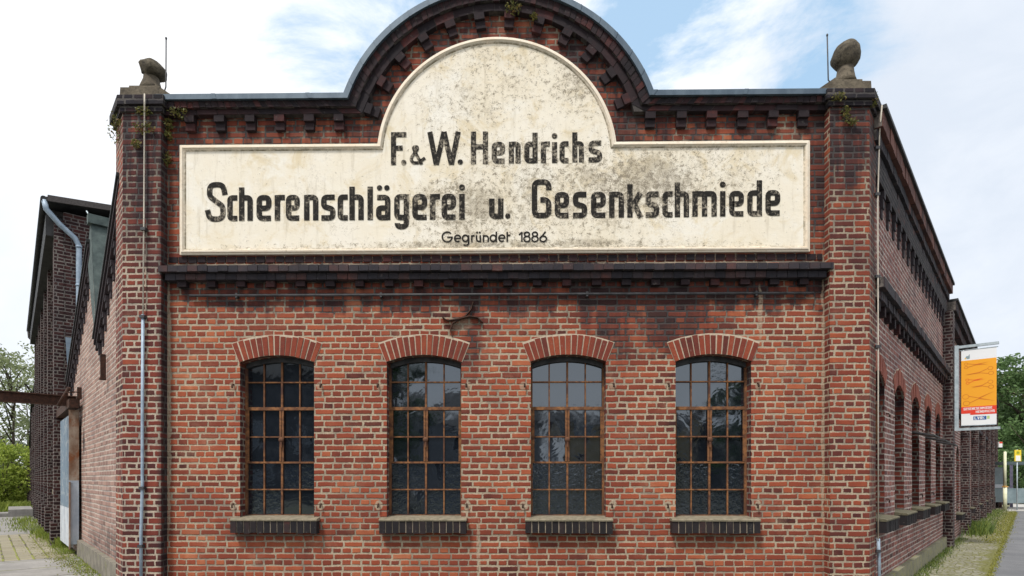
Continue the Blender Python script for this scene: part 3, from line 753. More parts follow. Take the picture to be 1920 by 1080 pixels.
def dentil_mesh(seed):
    rnd = random.Random(seed); b = MB()
    b.box(-.056, .056+rnd.uniform(-.006,.006), -.075, .02, -.072+rnd.uniform(-.006,.003), 0, 0, (seed*5+.5, 14.5)); return b.mesh('dentil', M['u_deep'])
DM = [dentil_mesh(k) for k in range(5)]
for k in range(22):
    again(DM[(k*3) % 5], 'dentil', fac_b, F.m @ T((F.U(342+k*55.45, -.05), 0, 4.168)))
# dark header course under the sign
b = MB(); brick_run(b, UL+.02, UR-.02, -.012, .02, 4.425, 4.50, .125, 23, gap=.02)
b.build('header_course', [M['u_deep'], M['mortar']], fac_b, F.m)

# ---- painted sign: plaster panel, moulding, lettering
sgc_u, sgc_z, sR = F.U(931, -.04), F.Z(294.7, 0, -.04), 225.7*7.443/1100
sL, sRt = F.U(337, -.04), F.U(1518.5, -.04)
sB, sT = F.Z(474.5, 0, -.04), F.Z(267.5, 0, -.04)
def sign_path(ins, n=60):
    r = sR-ins; z = sT-ins; h = math.sqrt(r*r-(z-sgc_z)**2); a1 = math.asin((z-sgc_z)/r); a0 = PI-a1
    arc = [(sgc_u+r*math.cos(a1+(a0-a1)*k/n), sgc_z+r*math.sin(a1+(a0-a1)*k/n)) for k in range(n+1)]
    return [(sL+ins, sB+ins), (sRt-ins, sB+ins), (sRt-ins, z)]+arc+[(sL+ins, z)]
b = MB(); b.prism(sign_path(.03), -.03, .02, back=False)
sign = b.build('sign_panel', M['plaster'], fac_b, F.m); sign['label'] = 'cream plaster sign with round top and black painted lettering'
b = MB(); prof = [(0, .01), (0, -.042), (.020, -.046), (.026, -.060), (.044, -.063), (.052, -.048), (.060, -.046), (.070, -.040), (.078, -.029)]
paths = [sign_path(i_) for i_, _ in prof]; npt = len(paths[0])
for a in range(len(prof)-1):
    for k in range(npt):
        k2 = (k+1) % npt
        p0, p1, q1, q0 = paths[a][k], paths[a][k2], paths[a+1][k2], paths[a+1][k]
        b.face([(p0[0], prof[a][1], p0[1]), (p1[0], prof[a][1], p1[1]), (q1[0], prof[a+1][1], q1[1]), (q0[0], prof[a+1][1], q0[1])],
               [(k*.1, prof[a][0]), (k*.1+.1, prof[a][0]), (k*.1+.1, prof[a+1][0]), (k*.1, prof[a+1][0])])
b.build('sign_frame', M['trim'], sign)

# stroke lettering -----------------------------------------------------------
def rounded(pts, r, n=6):
    if r <= 0 or len(pts) < 3: return [Vector(p_) for p_ in pts]
    out = [Vector(pts[0])]
    for i in range(1, len(pts)-1):
        a, p_, c = Vector(pts[i-1]), Vector(pts[i]), Vector(pts[i+1])
        l1, l2 = (a-p_).length, (c-p_).length
        e1, e2 = (a-p_)/l1, (c-p_)/l2
        ang = math.acos(max(-1, min(1, e1.dot(e2))))
        if ang > PI-.02: out.append(p_); continue
        q = min(r/math.tan(ang/2), l1*(.5 if i > 1 else .98), l2*(.5 if i < len(pts)-2 else .98))
        s0, s1 = p_+e1*q, p_+e2*q
        for k in range(n+1):
            f_ = k/n; out.append(s0*(1-f_)**2+p_*2*f_*(1-f_)+s1*f_*f_)
    out.append(Vector(pts[-1])); return out
class Pen:
    def __init__(s, frame_uz, d, t): s.b = MB(); s.uz = frame_uz; s.d = d; s.t = t; s.k = 0
    def poly(s, pts):
        s.k += 1; dd = s.d-.00025*(s.k % 7)
        q = [s.uz(p_[0], p_[1]) for p_ in pts]
        ar = sum(q[i][0]*q[(i+1) % len(q)][1]-q[(i+1) % len(q)][0]*q[i][1] for i in range(len(q)))
        if ar < 0: q = q[::-1]
        for tr in tessellate_polygon([[Vector((a, c, 0)) for a, c in q]]):
            a, b_, c = (q[i] for i in tr)
            if (b_[0]-a[0])*(c[1]-a[1])-(b_[1]-a[1])*(c[0]-a[0]) < 0: b_, c = c, b_
            s.b.face([(v[0], dd, v[1]) for v in (a, b_, c)])
    def stroke(s, pts, r=0, t=None, closed=False):
        t = t or s.t; p_ = rounded(pts, r); n = len(p_); Ls, Rs = [], []
        for i in range(n):
            if closed: a, c = p_[i-1], p_[(i+1) % n]
            else: a, c = p_[max(i-1, 0)], p_[min(i+1, n-1)]
            e1 = (p_[i]-a); e2 = (c-p_[i])
            e1 = e1.normalized() if e1.length > 1e-6 else e2.normalized(); e2 = e2.normalized() if e2.length > 1e-6 else e1
            n1, n2 = Vector((-e1.y, e1.x)), Vector((-e2.y, e2.x)); m_ = (n1+n2)/max(1+n1.dot(n2), .35)
            Ls.append(p_[i]+m_*t/2); Rs.append(p_[i]-m_*t/2)
        s.k += 1; dd = s.d-.00025*(s.k % 7)
        for i in range(n if closed else n-1):
            j = (i+1) % n
            q = [s.uz(*v) for v in (Ls[i], Ls[j], Rs[j], Rs[i])]
            ar = sum(q[k][0]*q[(k+1) % 4][1]-q[(k+1) % 4][0]*q[k][1] for k in range(4))
            if ar < 0: q = q[::-1]
            s.b.face([(v[0], dd, v[1]) for v in q])
    def ring(s, cx, cy, rx, ry, t=None, a0=0, a1=360, n=24):
        cl_ = abs(a1-a0) >= 360
        s.stroke([(cx+rx*math.cos(R_(a0+(a1-a0)*k/n)), cy+ry*math.sin(R_(a0+(a1-a0)*k/n))) for k in range(n if cl_ else n+1)], 0, t, cl_)
    def dot(s, cx, cy, r): s.poly([(cx+r*math.cos(2*PI*k/16), cy+r*math.sin(2*PI*k/16)) for k in range(16)])
# every letter gets its own box (x0,x1) on the photo-scale sheet: y runs downward
def letter(P, ch, x0, x1, yb, yx, ya):
    t = P.t; h = t/2; L, Rr, B_, X = x0+h, x1-h, yb-h*.9, yx+h*.9; m_ = (B_+X)/2; r = min((Rr-L)*.42, 8)
    S_ = P.stroke
    if ch == 'e': S_([(L+1, m_+.5), (Rr, m_+.5), (Rr, X), (L, X), (L, B_), (x1-1, B_)], r)
    elif ch == 'c': S_([(x1-1, X), (L, X), (L, B_), (x1-1, B_)], r+1.5)
    elif ch == 's': S_([(x1-1.5, X), (L, X), (L, m_-2), (Rr, m_+3), (Rr, B_), (x0+.5, B_)], r)
    elif ch == 'n': S_([(L, yb), (L, yx)]); S_([(L, X), (Rr, X), (Rr, yb)], r)
    elif ch == 'h': S_([(L, yb), (L, ya)]); S_([(L, X), (Rr, X), (Rr, yb)], r)
    elif ch == 'r': S_([(L, yb), (L, yx)]); S_([(L, yx+t*1.3), (L+2, X), (x1, X)], 5)
    elif ch == 'i': S_([(L, yb), (L, yx)]); P.dot(L, ya+t*.45, t*.55)
    elif ch == 'l': S_([(L, yb), (L, ya)])
    elif ch == 'u': S_([(L, yx), (L, B_), (Rr, B_)], r); S_([(Rr, yx), (Rr, yb)])
    elif ch == 'd': S_([(Rr, yb), (Rr, ya)]); S_([(Rr, X), (L, X), (L, B_), (Rr, B_)], r)
    elif ch == 'k': S_([(L, yb), (L, ya)]); S_([(L+h, m_+3), (x1-h*1.1, yx)]); S_([(L+t*.9, m_), (x1-h*.9, yb)])
    elif ch == 'm':
        c_ = (L+Rr)/2; S_([(L, yb), (L, yx)]); S_([(L, X), (c_, X), (c_, yb)], r*.8); S_([(c_, X+1), (c_+2, X), (Rr, X), (Rr, yb)], r*.8)
    elif ch == 'ä':
        S_([(x0+2, X), (Rr, X), (Rr, yb)], r); S_([(Rr, m_+1), (L, m_+1), (L, B_), (Rr, B_)], r*.8)
        P.dot(x0+t*.65, ya+t*.35, t*.5); P.dot(x1-t*.65, ya+t*.35, t*.5)
    elif ch == 'g':
        S_([(Rr, X), (L, X), (L, B_), (Rr, B_)], r); S_([(Rr, yx), (Rr, yb+18-h), (L+1, yb+18-h), (L+1, yb+6)], r+1)
    elif ch == 'F': S_([(L, yb), (L, ya)]); S_([(L, ya+h), (x1, ya+h)]); S_([(L, (ya+yb)/2-1), (x1-7, (ya+yb)/2-1)])
    elif ch == 'H': S_([(L, yb), (L, ya)]); S_([(Rr, yb), (Rr, ya)]); S_([(L, (ya+yb)/2-2), (Rr, (ya+yb)/2-2)])
    elif ch == '.': P.dot((x0+x1)/2, yb-(x1-x0)/2, (x1-x0)/2)
    elif ch == 'W':
        wq = (x1-x0)
        S_([(x0+h, ya), (x0+wq*.27, yb)]); S_([(x0+wq*.27, yb), (x0+wq*.5, ya)]); S_([(x0+wq*.5, ya), (x0+wq*.72, yb)]); S_([(x0+wq*.72, yb), (x1-h, ya)])
    elif ch == '&':
        t2 = t*.62; c_ = x0+(x1-x0)*.36; S_([(x1-t2*1.2, yb), (c_-2, yx+10), (c_-3.5, yx+6), (c_-2.5, yx+t2/2), (c_+3.5, yx+t2/2), (c_+4, yx+7), (x0+t2/2+1, yb-14), (x0+t2/2, yb-8), (x0+7, yb-t2/2), (c_+5, yb-t2/2), (x1-1, yb-12)], 4, t2)
    elif ch == 'S':
        S_([(x1-1, yx+24), (Rr, X), (L, X), (L, yx+(yb-yx)*.36), (Rr, yx+(yb-yx)*.62), (Rr, B_), (L, B_), (x0+1, yb-22)], 11)
    elif ch == 'G':
        S_([(Rr, yx+20), (Rr, X), (L, X), (L, B_), (Rr, B_), (Rr, (X+B_)/2+2), (L+11, (X+B_)/2+2)], 10)
def sheet(d):
    return lambda x, y: (F.U(x, d), F.Z(y, 0.0, d))
def text_line(name, t, boxes, mat):
    P = Pen(sheet(-.034), -.034, t)
    for ch, x0, x1, yb, yx, ya in boxes: letter(P, ch, x0, x1, yb, yx, ya)
    return P.b.build(name, mat, sign)
l1 = [('F',733,762,308,0,246),('.',752,762,308,0,0),('&',768,798,307,271,0),('W',801,864,308,0,246),('.',858,868,308,0,0)]
l1b = [('H',883,915,307,0,246),('e',922,947,306,266,0),('n',954,976,306,266,0),('d',983,1008,306,266,249),('r',1014,1031,306,266,0),('i',1035,1045,306,267,251),('c',1049,1067,306,266,0),('h',1073,1095,305,266,249),('s',1103,1129,305,265,0)]
l2 = [('S',388,423,412,338,0),('c',426,446,411,363,0),('h',448,474,411,363,348),('e',481,509,411,363,0),('r',515,534,411,363,0),('e',536,562,411,363,0),('n',570,597,411,363,0),('s',602,629,411,363,0),('c',633,653,411,363,0),('h',655,682,411,363,348),('l',689,700,411,0,348),
      ('ä',705,732,411,364,347),('g',739,767,411,363,0),('e',773,801,411,363,0),('r',806,825,411,363,0),('e',828,855,411,363,0),('i',861,872,411,363,346)]
l2b = [('u',917,944,410,372,0),('.',947,957,410,0,0),('G',997,1034,409,337,0),('e',1040,1067,409,361,0),('s',1074,1101,409,361,0),('e',1108,1136,409,361,0),('n',1142,1170,409,361,0),('k',1176,1206,409,363,347),('s',1210,1236,409,361,0),('c',1242,1262,409,361,0),('h',1265,1292,409,361,344),
       ('m',1298,1344,408,361,0),('i',1350,1361,408,361,344),('e',1367,1395,408,361,0),('d',1401,1429,408,360,341),('e',1435,1463,407,360,0)]
text_line('lettering', 9.6, l1, M['letters']); text_line('lettering', 9.6, l1b, M['letters_worn'])
text_line('lettering', 10.2, l2, M['letters']); text_line('lettering', 10.2, l2b, M['letters'])
P = Pen(sheet(-.034), -.034, 2.9); y0 = 453.5
def thin(ch, x0, x1):
    c_ = (x0+x1)/2; q = (x1-x0)/2-1.3; yc = y0-7.2; r_ = 5.9
    if ch == 'G': P.ring(c_, y0-10, q, 9.2, a0=-42, a1=-360); P.stroke([(c_, y0-9.4), (x1, y0-9.4)])
    if ch == 'e': P.ring(c_, yc, q, r_, a0=0, a1=-310); P.stroke([(x0+2, yc), (x1-1, yc)])
    if ch in 'gdq': P.ring(c_-.5, yc, q-.4, r_)
    if ch == 'g': P.stroke([(x1-1.4, y0-13), (x1-1.4, y0+4), (c_+1, y0+6), (x0+3, y0+5)], 4)
    if ch == 'd': P.stroke([(x1-1.4, y0), (x1-1.4, y0-19.5)])
    if ch == 'r': P.stroke([(x0+1.5, y0), (x0+1.5, y0-13)]); P.stroke([(x0+1.5, y0-9), (x0+3, y0-12), (x1, y0-12)], 2)
    if ch == 'ü': P.stroke([(x0+1.5, y0-13), (x0+1.5, y0-1.5), (x1-1.5, y0-1.5)], 5); P.stroke([(x1-1.5, y0-13), (x1-1.5, y0)]); P.dot(x0+2.5, y0-18, 1.9); P.dot(x1-2.5, y0-18, 1.9)
    if ch == 'n': P.stroke([(x0+1.5, y0), (x0+1.5, y0-13)]); P.stroke([(x0+1.5, y0-11.6), (x1-1.5, y0-11.6), (x1-1.5, y0)], 5)
    if ch == 't': P.stroke([(x0+2, y0), (x0+2, y0-19)]); P.stroke([(x0+2, y0-12), (x1, y0-12.6)])
    if ch == '1': P.stroke([(x0, y0-13), (x1-1.5, y0-18)]); P.stroke([(x1-1.6, y0-18.5), (x1-1.6, y0)])
    if ch == '8': P.ring(c_, y0-5.4, q, 5); P.ring(c_, y0-14.2, q-1, 3.9)
    if ch == '6': P.ring(c_, y0-5.4, q, 5.2); P.stroke([(x0+1.6, y0-6), (x1-3, y0-19)])
for ch, x0, x1 in (('G',828,849),('e',851,865),('g',866,880),('r',883,890),('ü',892,902),('n',905,917),('d',918,932),('e',934,948),('t',949,957),('1',973,980),('8',981,995),('8',996,1010),('6',1011,1026)): thin(ch, x0, x1)
P.b.build('lettering', M['letters_thin'], sign)

# ---- windows of the front
def rect_ring(b, u0, u1, z0, z1, d0, d1, mi=0): b.box(u0, u1, d0, d1, z0, z1, mi)
def window_frame_mb(spr=WSPR, rise=WRISE, wd=WW):
    b = MB(); hw = wd/2; H_ = spr+rise
    zr = [0, .352, .705, 1.039, 1.407, 1.752]; D0, D1 = .150, .185
    Ri = (hw*hw+rise*rise)/(2*rise); cz = H_-Ri
    top = lambda u: cz+math.sqrt(Ri*Ri-u*u)
    b.box(-hw, -hw+.026, D0-.008, D1, 0, top(hw), 0); b.box(hw-.026, hw, D0-.008, D1, 0, top(hw), 0)
    b.box(-hw+.026, hw-.026, D0-.006, D1, 0, .026)
    for z, th, k in ((.352, .016, 0), (.705, .023, -.003), (1.039, .017, 0), (1.407, .040, -.012), (1.752, .016, 0)):
        b.box(-hw+.026, hw-.026, D0+k, D1-.003, z-th/2, z+th/2)
    for u, th, k in ((-.235, .016, .004), (0, .024, .002), (.235, .016, .004)):
        b.box(u-th/2, u+th/2, D0+k, D1-.006, .026, top(u)-.01)
    for u in (-.016, .016): b.box(u-.012, u+.012, D0-.010, D0+.004, .718, 1.384)      # meeting stiles of the casement
    for u in (-hw+.038, hw-.038): b.box(u-.012, u+.012, D0-.007, D0+.004, .718, 1.384)
    return b
def head_mb(spr=WSPR, rise=WRISE, wd=WW):  # thick black head bar also paints in the shade under the arch
    b = MB(); hw = wd/2; H_ = spr+rise; D0, D1 = .135, .19
    Ri = (hw*hw+rise*rise)/(2*rise); cz = H_-Ri; top = lambda u: cz+math.sqrt(Ri*Ri-u*u)
    n = 12
    for k in range(n):                                                                 # curved head
        u0, u1 = -hw+.02+(wd-.04)*k/n, -hw+.02+(wd-.04)*(k+1)/n
        q = [(u0, top(u0)-.062), (u1, top(u1)-.062), (u1, top(u1)), (u0, top(u0))]
        b.face([(p_[0], D0-.005, p_[1]) for p_ in q]); b.face([(u1, D0-.005, q[1][1]), (u0, D0-.005, q[0][1]), (u0, D1, q[0][1]), (u1, D1, q[1][1])])
    return b
def pane_mb(seed, wd=WW):
    rnd = random.Random(seed); b = MB(); hw = wd/2
    us = [-hw, -.235, 0, .235, hw]; zz = [0, .352, .705, 1.039, 1.407, 1.752, WSPR+WRISE+.01]
    for i in range(4):
        for j in range(6):
            a, c = rnd.gauss(0, .006), rnd.gauss(0, .006)
            u0, u1, z0, z1 = us[i], us[i+1], zz[j], zz[j+1]
            f_ = lambda u, z: (u, .176+a*(u-(u0+u1)/2)+c*(z-(z0+z1)/2), z)
            wavy = (j < 2 and rnd.random() < .8) or (j == 5 and rnd.random() < .12)
            b.face([f_(u0, z0), f_(u1, z0), f_(u1, z1), f_(u0, z1)], [(i*7+j+seed*.37, seed*1.7+j*.3)]*4, 1 if wavy else 0)
    return b
def handle_mb():
    b = MB(); m_ = Matrix.Translation((0, .128, 1.0)) @ Matrix.Rotation(PI/2, 4, 'X')
    b.lathe([(.001, -.012), (.030, -.010), (.036, 0), (.030, .010), (.001, .012)], 14, 0, m_)
    b.box(-.012, .012, .118, .135, .90, .99); return b
def arch_mb(wd, spr, rise, seed, nv=15, hgt=.252, mi_m=1):
    rnd = random.Random(seed); b = MB(); hw = wd/2+.004; Ri = (hw*hw+rise*rise)/(2*rise); cz = spr+rise-Ri; a = math.asin(hw/Ri)
    ext = 1.02
    P_ = lambda r, an: (r*math.sin(an), cz+r*math.cos(an))
    N = 24
    for k in range(N):
        a0, a1 = -a*ext+2*a*ext*k/N, -a*ext+2*a*ext*(k+1)/N
        q = [P_(Ri, a0), P_(Ri, a1), P_(Ri+hgt+.012, a1), P_(Ri+hgt+.012, a0)]
        b.face([(p_[0], -.003, p_[1]) for p_ in q], None, mi_m)
    for k in range(nv):
        a0 = -a*ext+2*a*ext*(k+.10*rnd.uniform(.6,1.5))/nv; a1 = -a*ext+2*a*ext*(k+1-.10*rnd.uniform(.6,1.5))/nv
        r0, r1 = Ri+rnd.uniform(-.004,.004), Ri+hgt+rnd.uniform(-.018,.004)
        dd = -.010+rnd.uniform(-.005,.004); am = (a0+a1)/2
        q = [P_(r0, a0), P_(r0-.0, a1), P_(r1, a1), P_(r1, a0)]
        b.face([(p_[0], dd, p_[1]) for p_ in q], [(k+seed*37+.5, seed+.5)]*4)
        for x, y in ((0,1),(1,2),(2,3),(3,0)):
            b.face([(q[y][0], dd, q[y][1]), (q[x][0], dd, q[x][1]), (q[x][0], .03, q[x][1]), (q[y][0], .03, q[y][1])], [(k+seed*37+.5, seed+.5)]*4)
    return b
def sill_mb(wd, seed, proj=.115):
    rnd = random.Random(seed); b = MB(); hw = wd/2+.075
    # worn stone-coloured weathering on top, dark bricks on edge below
    pr = [(-proj-.008, -.042), (-proj-.010, -.024), (-proj+.01, -.012), (.15, .016), (.15, -.042)]
    for i in range(len(pr)):
        a, c = pr[i], pr[(i+1) % len(pr)]
        b.face([(-hw, a[0], a[1]), (hw, a[0], a[1]), (hw, c[0], c[1]), (-hw, c[0], c[1])][::-1], None, 2)
    for s_ in (-1, 1):
        f_ = [(s_*hw, p_[0], p_[1]) for p_ in pr]; b.face(f_ if s_ < 0 else f_[::-1], None, 2)
    b.box(-hw+.008, hw-.008, -proj+.012, .02, -.190, -.041, 1)
    nb = 13; wdt = (2*hw)/nb
    for k in range(nb):
        j = rnd.uniform(-.005, .005)
        b.box(-hw+k*wdt+.006, -hw+(k+1)*wdt-.006, -proj+j, .02, -.196+rnd.uniform(-.006,.010), -.043, 0, (k+seed*41+.5, seed+20.5))
    return b
def hook_mb():
    b = MB(); b.tube([(0, .01, 0), (0, -.035, 0), (0, -.045, -.025), (0, -.04, -.05)], .011, 6); return b
HOOK = hook_mb().mesh('shutter_hook', M['rust_dark'])
HD = head_mb().mesh('frame_head', M['iron']); FR = window_frame_mb().mesh('frame', M['rust']); HN = handle_mb().mesh('handle', M['rust'])
FRONT_LABELS = ('first iron window with the darkest panes and no sky in its top row', 'second iron window, tree shapes mirrored in its upper panes', 'third iron window with pale mirrored walls in its right casement', 'fourth iron window with the most sky mirrored in its upper panes')
for n, x in enumerate(WIN_X):
    m_ = F.m @ T((fu(x), 0, WZ0))
    wo = again(FR, 'window', fac_b, m_); wo['label'] = FRONT_LABELS[n]
    pane_mb(50+n).build('pane', [M['glass'], M['glass_wavy']], wo)
    arch_mb(WW, WSPR, WRISE, 5+n).build('window_arch', [M['u_red'], M['mortar']], wo)
    sill_mb(WW, 3+n).build('sill', [M['u_sill'], M['mortar'], M['sill']], wo)
    again(HN, 'handle', wo); again(HD, 'frame_head', wo)
    for uu, zz in ((-.57, 1.70), (.56, 1.70), (-.57, .17), (.56, .17)):
        again(HOOK, 'shutter_hook', wo, T((uu+random.Random(n*9+zz).uniform(-.02,.02), 0, zz)))

# ---- iron rod, wall anchor on the front
def disc_pts(): pass
b = MB(); zr_ = F.Z(552, 0, -.05)
b.tube([(F.U(360), -.05, zr_), (F.U(1522), -.05, zr_)], .017, 8)
for x in (447, 716, 1100, 1415): b.box(F.U(x)-.012, F.U(x)+.012, -.062, .01, zr_-.03, zr_+.03)
o = b.build('iron_rod', M['iron'], None, F.m)
tag(o, 'long black iron rod fixed along the brick above the four windows', 'rod')
def pxp(x, y, d): u = F.U(x, d); return (u, d, F.Z(y, u, d))
b = MB()
def ribbon(pts, wd, d0=-.02, d1=-.045):
    p_ = rounded([Vector(q) for q in pts], .05, 5)
    for i in range(len(p_)-1):
        e = (p_[i+1]-p_[i]).normalized(); n_ = Vector((-e.y, e.x))
        w0 = wd*(1-.55*abs(2*i/(len(p_)-1)-1)); w1 = wd*(1-.55*abs(2*(i+1)/(len(p_)-1)-1))
        q = [p_[i]-n_*w0, p_[i+1]-n_*w1, p_[i+1]+n_*w1, p_[i]+n_*w0]
        b.face([(v[0], d1, v[1]) for v in q]); 
        for x, y in ((0,1),(2,3)): b.face([(q[y][0], d1, q[y][1]), (q[x][0], d1, q[x][1]), (q[x][0], .01, q[x][1]), (q[y][0], .01, q[y][1])])
def fz(x, y): return (F.U(x, -.03), F.Z(y, F.U(x), -.03))
ribbon([fz(887, 566), fz(883, 580), fz(872, 593), fz(860, 599), fz(848, 606), fz(844, 620), fz(848, 631)], .0085)
ribbon([fz(829, 594), fz(838, 601), fz(850, 600), fz(864, 597), fz(880, 593), fz(895, 595), fz(905, 604)], .0085, -.03, -.055)
b.build('wall_anchor', M['rust_dark'], fac_b, F.m)

# ---- finials
def rough(seed, amp):
    from mathutils import noise
    return lambda p_: p_+Vector((noise.noise(p_*9+Vector((seed,0,0))), noise.noise(p_*9+Vector((0,seed,0))), noise.noise(p_*9+Vector((0,0,seed)))))*amp
def finial_base(plan, cx, cy, mt, inner):
    b = MB(); b.vprism(offs(plan, .0), 6.468, 6.478)
    def ring(x0, x1, y, z): return [(cx+x0, cy-y, z), (cx+x1, cy-y, z), (cx+x1, cy+y, z), (cx+x0, cy+y, z)]
    lv = [ring(-.245, .245, .245, 6.47), ring(-.24, .24, .24, 6.595), ring(-.175, .175, .18, 6.60), ring(-.17, .17, .175, 6.66), ring(-.11, .11, .11, 6.69)]
    for i in range(len(lv)-1):
        a, c = lv[i], lv[i+1]
        for k in range(4): b.face([a[k], a[(k+1) % 4], c[(k+1) % 4], c[k]])
    b.face(lv[-1])
    # sloping shoulder towards the parapet
    x0, x1 = (.20, .45) if inner > 0 else (-.45, -.20)
    P_ = [(cx+x0, cy-.24, 6.47), (cx+x1, cy-.24, 6.47), (cx+(x0 if inner > 0 else x1), cy-.24, 6.64)] if inner > 0 else [(cx+x0, cy-.24, 6.47), (cx+x1, cy-.24, 6.47), (cx+x1, cy-.24, 6.64)]
    Q = [(p_[0], cy+.24, p_[2]) for p_ in P_]
    b.face(P_); b.face(Q[::-1])
    for x, y in ((0,1),(1,2),(2,0)): b.face([P_[x], Q[x], Q[y], P_[y]])
    return b.build('finial', mt, fac_b)
cl_ = F.W(F.U(284, .08), .08); cr_ = F.W(F.U(1585, .08), .08)
fl = finial_base(plan_l, cl_.x-.02, cl_.y+.02, M['stone'], 1); fl['label'] = 'stone finial whose top has broken to a jagged stump'
b = MB(); b.lathe([(.15, 6.66), (.125, 6.74), (.10, 6.82), (.09, 6.88), (.10, 6.92)], 20, 0, T((cl_.x, cl_.y, 0)), rough(2, .012))
b.build('finial_neck', M['stone'], fl)
b = MB(); b.lathe([(.06, -.10), (.11, -.075), (.15, -.03), (.16, .02), (.14, .06), (.10, .085), (.06, .10), (.01, .10)], 26, 0, T((cl_.x+.02, cl_.y, 6.95)) @ Matrix.Rotation(R_(12), 4, 'Y'), rough(11, .045))
b.build('finial_bowl', M['stone_dark'], fl)
fr = finial_base(plan_r, cr_.x-.045, cr_.y+.02, M['stone'], -1); fr['label'] = 'stone finial topped by a whole leaning egg'
b = MB(); b.lathe([(.14, 6.68), (.115, 6.76), (.10, 6.84), (.09, 6.92)], 20, 0, T((cr_.x, cr_.y, 0)), rough(3, .008))
b.build('finial_neck', M['stone'], fr)
b = MB(); b.ball((0,0,0), (.168, .188), 24, None, 0, rough(7, .016))
b.build('finial_egg', M['stone_dark'], fr, T((cr_.x+.005, cr_.y, 7.055)) @ Matrix.Rotation(R_(22), 4, 'Y'))

# ---- right flank wall
def rs(x, d=0.0): return Rf.U(x, d)
RW_Z0, RW_SPR, RW_RISE, RW_W = 1.14, 1.84, .16, .90
RWIN = (.95, 2.70, 4.46, 6.21, 7.96)
b = MB()
rh = [arch_open(s_, RW_Z0, RW_W, RW_SPR, RW_RISE)[0] for s_ in RWIN]
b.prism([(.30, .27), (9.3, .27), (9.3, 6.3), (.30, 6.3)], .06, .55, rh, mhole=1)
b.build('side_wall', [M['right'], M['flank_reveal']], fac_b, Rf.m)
b = MB(); b.box(.40, 9.0, -.02, .42, -.1, .272); b.build('plinth', M['plinth_moss'], fac_b, Rf.m)
b = MB(); b.box(8.95, 9.42, -.13, .3, -.05, 5.66); b.build('pilaster', M['hall'], fac_b, Rf.m)
for n, s_ in enumerate(RWIN):
    m_ = Rf.m @ T((s_, .06, RW_Z0))
    fb = MB(); hw = RW_W/2
    for u in (-hw, -.22, 0-.012, .20, hw-.026): fb.box(u, u+.024, .34, .375, .02, 1.86+(0 if abs(u) > .4 else .1))
    for k, z in enumerate((0, .36, .70, 1.04, 1.40, 1.72)): fb.box(-hw+.024, hw-.026, .343+.001*k, .372, z, z+.024)
    wo = fb.build('window', M['rust_dark'], fac_b, m_)
    pb = MB(); pb.face([(-hw, .365, 0), (hw, .365, 0), (hw, .365, 2.01), (-hw, .365, 2.01)]); pb.build('pane', M['glass'], wo)
    arch_mb(RW_W, RW_SPR, RW_RISE, 31+n, 14, .25).build('window_arch', [M['u_pink'], M['mortar']], wo)
    sill_mb(RW_W-.04, 43+n, .17).build('sill', [M['u_sill'], M['mortar_d'], M['sill_dark']], wo)
    for uu, zz in ((-.56, 1.45), (.56, 1.45), (.56, .22)): again(HOOK, 'shutter_hook', wo, T((uu, 0, zz)))
    if n in (2, 3, 4):                       # top-hung sash standing open
        sb = MB(); wd = RW_W/2-.05
        sb.box(-wd, wd, -.34, .20, 1.36, 1.385, 0, None, T((0,.1,1.37)) @ Matrix.Rotation(R_(14), 4, 'X') @ T((0,-.1,-1.37)))
        sb.build('casement', M['iron'], wo)
    if n == 0:
        sb = MB()
        for (u0, u1, z0, z1) in ((-.02, .02, 1.0, 1.6), (.40, .44, 1.0, 1.6), (.02, .40, 1.0, 1.04), (.02, .40, 1.56, 1.6)): sb.box(u0, u1, .16, .195, z0, z1)
        sb.build('casement', M['rust'], wo, T((-.2, -.02, 0)) @ Matrix.Rotation(R_(-12), 4, 'Z'))
# cornice of the flank
for nm, d0, z0, z1, bl, sd_, mm in (('cornice_band', -.16, 6.14, 6.345, .26, 71, 'u_brown'), ('cornice_band', -.10, 5.985, 6.125, .13, 72, 'u_black'), ('cornice_band', -.055, 5.88, 5.97, .26, 73, 'u_black')):
    b = MB(); brick_run(b, .30, 9.32, d0+.06, .10, z0, z1, bl, sd_); b.build(nm, [M[mm], M['mortar_d']], fac_b, Rf.m)
b = MB(); b.box(.30, 9.32, .005, .10, 5.63, 5.878); b.build('frieze', M['dark'], fac_b, Rf.m)
b = MB(); b.box(.28, 9.36, -.14, .46, 6.345, 6.395); b.build('parapet_flashing', M['roof'], fac_b, Rf.m)
b = MB(); b.box(-.055, .055, -.055, .02, -.11, 0, 0, (3.5, 3.5)); b.box(-.055, .055, -.04, .02, -.24, -.112, 0, (4.5, 3.5)); b.box(-.05, .05, -.022, .02, -.37, -.242, 0, (5.5, 3.5))
RC = b.mesh('corbel', M['u_black'])
for k in range(18): again(RC, 'corbel', fac_b, Rf.m @ T((.62+k*.475, .06, 5.63)))
b = MB(); brick_run(b, .40, 8.95, -.10, .10, 4.12, 4.25, .26, 75); b.build('ledge', [M['u_black'], M['mortar_d']], fac_b, Rf.m)
b = MB(); brick_run(b, .40, 8.95, -.04, .10, 4.0, 4.115, .13, 76); b.build('ledge', [M['u_black'], M['mortar_d']], fac_b, Rf.m)
for k in range(21): again(DM[k % 5], 'dentil', fac_b, Rf.m @ T((.60+k*.40, .06, 3.995)) @ Matrix.Diagonal((1, 1, 1.8, 1)))

# ---- left flank: sawtooth gable wall
SX = lambda x: -Lf.U(x)
teeth = [(-9.0, .0)]
b = MB()
